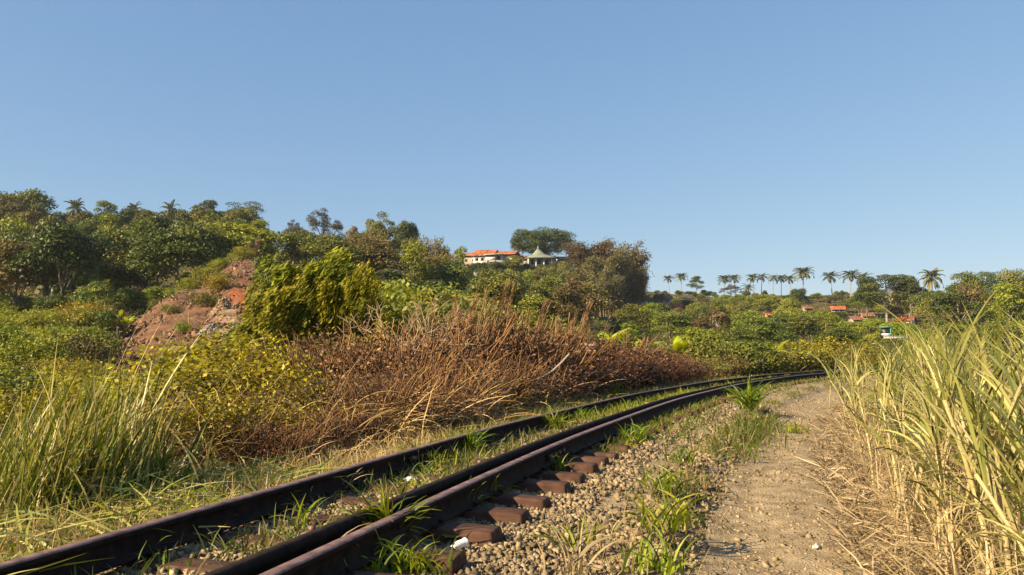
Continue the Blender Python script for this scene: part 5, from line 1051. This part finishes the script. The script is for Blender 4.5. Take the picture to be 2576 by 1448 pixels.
house('small_house', 'brown roofed house half hidden behind the green pyramid roof', (hx(1418), HY + 12, hz(664)), R(14), 5, 5, hz(640) - hz(664), .8, 'cream_wall', 'tile_old', [(-1, .8, .8, .8)])
# green pyramid roofed pavilion
pv = obj('prayer_pavilion', None, None, (hx(1353), HY - 1, hz(670)), (0, 0, R(10))); tag(pv, 'pavilion with a pale green two tiered pyramid roof and white columns', 'pavilion')
e0 = hz(653) - hz(670); e1 = hz(646) - hz(670); e2 = hz(642) - hz(670); e3 = hz(626) - hz(670)
def ring(hw, z): return [[-hw, -hw, z], [hw, -hw, z], [hw, hw, z], [-hw, hw, z]]
rm = MB(); V = ring(3.7, e0) + ring(2.6, e0 + .55) + ring(1.45, e2 - .05); rm.add(V, quads=[[i + 4 * k, (i + 1) % 4 + 4 * k, (i + 1) % 4 + 4 + 4 * k, i + 4 + 4 * k] for k in (0, 1) for i in range(4)]); rm.add(ring(3.7, e0 - .14) + ring(3.7, e0), quads=[[i, (i + 1) % 4, (i + 1) % 4 + 4, i + 4] for i in range(4)] + [[3, 2, 1, 0]])
lr = obj('lower_roof', rm.mesh('lower_roof', M['green_roof']), pv)
um = MB(); V = ring(1.5, e2) + ring(.85, e2 + (e3 - e2) * .4) + ring(.08, e3); um.add(V, quads=[[i + 4 * k, (i + 1) % 4 + 4 * k, (i + 1) % 4 + 4 + 4 * k, i + 4 + 4 * k] for k in (0, 1) for i in range(4)]); um.add(ring(1.5, e2 - .12) + ring(1.5, e2), quads=[[i, (i + 1) % 4, (i + 1) % 4 + 4, i + 4] for i in range(4)] + [[3, 2, 1, 0]])
ur = obj('upper_roof', um.mesh('upper_roof', M['green_roof']), pv); obj('finial', MB().tube([[0, 0, e3 - .1], [0, 0, e3 + .15], [0, 0, e3 + .35], [0, 0, e3 + .7]], [.1, .16, .08, .03], 8).mesh('finial', M['grey_wall'], True), ur)
wm = MB(); wv = [[2.2, -2.6, e0 + .1], [5.0, -2.6, e0 - .05], [5.0, 2.6, e0 - .05], [2.2, 2.6, e0 + .1], [2.2, -.4, e0 + 1.0], [4.3, -.4, e0 + .85], [4.3, .4, e0 + .85], [2.2, .4, e0 + 1.0]]
wm.add(wv, quads=[[0, 1, 5, 4], [1, 2, 6, 5], [2, 3, 7, 6], [4, 5, 6, 7], [0, 3, 2, 1]]); obj('side_roof', wm.mesh('side_roof', M['green_roof']), pv)
a = MB().box((0.3, .6, e0 / 2 - 1), (5.6, 4.4, e0 + 1.9)); obj('wall', a.mesh('wall', M['grey_wall']), pv)
for x in (-3.2, -1.1, 1.0, 3.1, 4.6): obj('column', MB().box((x, -2.9 if x < 4 else -2.3, e0 / 2 - 1.05), (.32, .32, e0 + 1.9)).mesh('column', M['white_wall']), pv)
for x in (-2.0, .0, 2.0): obj('window', MB().box((x, -1.64, e0 * .45), (.9, .1, 1.3)).mesh('window', M['dark_open']), pv)
obj('porch', MB().box((-3.9, -2.2, e0 * .3 - .8), (2.8, 1.6, e0 * .5 + 1.4)).mesh('porch', M['cream_wall']), pv)
for c, r, wpx, label, wall, roof, rz, wins in HS:
    Y, w, h = HSY[(c, r)]; d = w * .9; x, y = px(c, 780, Y)[:2]
    house('hillside_house', label, (x, y, px(c, r, Y)[2] - h - w * .12), R(rz), w, d, h, w * .26, wall, roof, [(a * w, .9, .7, .7) for a in wins])
p = px(2228, 838, 72); sh = obj('shed', None, None, p - np.array([0, 0, .2]), (0, 0, R(-10)), .5); tag(sh, 'turquoise shed with white and blue sheets at its foot, behind the cane', 'shed')
obj('wall', MB().box((0, 0, .4), (1.5, 1.2, 2.0)).mesh('wall', M['dark_open']), sh); obj('roof', MB().box((-.05, -.1, 1.46), (1.9, 1.6, .14)).mesh('roof', M['turquoise']), sh)
obj('post', MB().box((.7, -.65, .5), (.14, .1, 1.8)).mesh('post', M['turquoise']), sh); obj('sheet', MB().box((-.1, -.75, .1), (1.7, .14, .3)).mesh('sheet', M['white_plastic']), sh); obj('panel', MB().box((.0, -.78, -.12), (1.4, .12, .16)).mesh('panel', M['blue_paint']), sh)
p = px(2258, 850, 70); one('low_wall', MB().box((0, 0, 0), (2.4, .2, .2)).box((0, 0, .12), (2.5, .26, .05)).mesh('low_wall', M['grey_wall']), 'low pale wall in front of the turquoise shed and orange roofed house', 'wall', p, R(-5))

# ------------------------------------------------------------------ thin afternoon haze
HAZE = 0.00018
m, t, nd, ln = newmat('haze_air'); pv_ = nd('VolumePrincipled'); pv_.inputs['Density'].default_value = HAZE; pv_.inputs['Color'].default_value = (.82, .88, 1.0, 1); pv_.inputs['Anisotropy'].default_value = .2
o = nd('OutputMaterial'); ln(pv_.outputs[0], o.inputs['Volume'])
hb_ = one('haze', MB().box((0, 0, 24), (1700, 1700, 56)).mesh('haze', m), 'thin pale haze filling the valley', 'haze', kind='stuff')
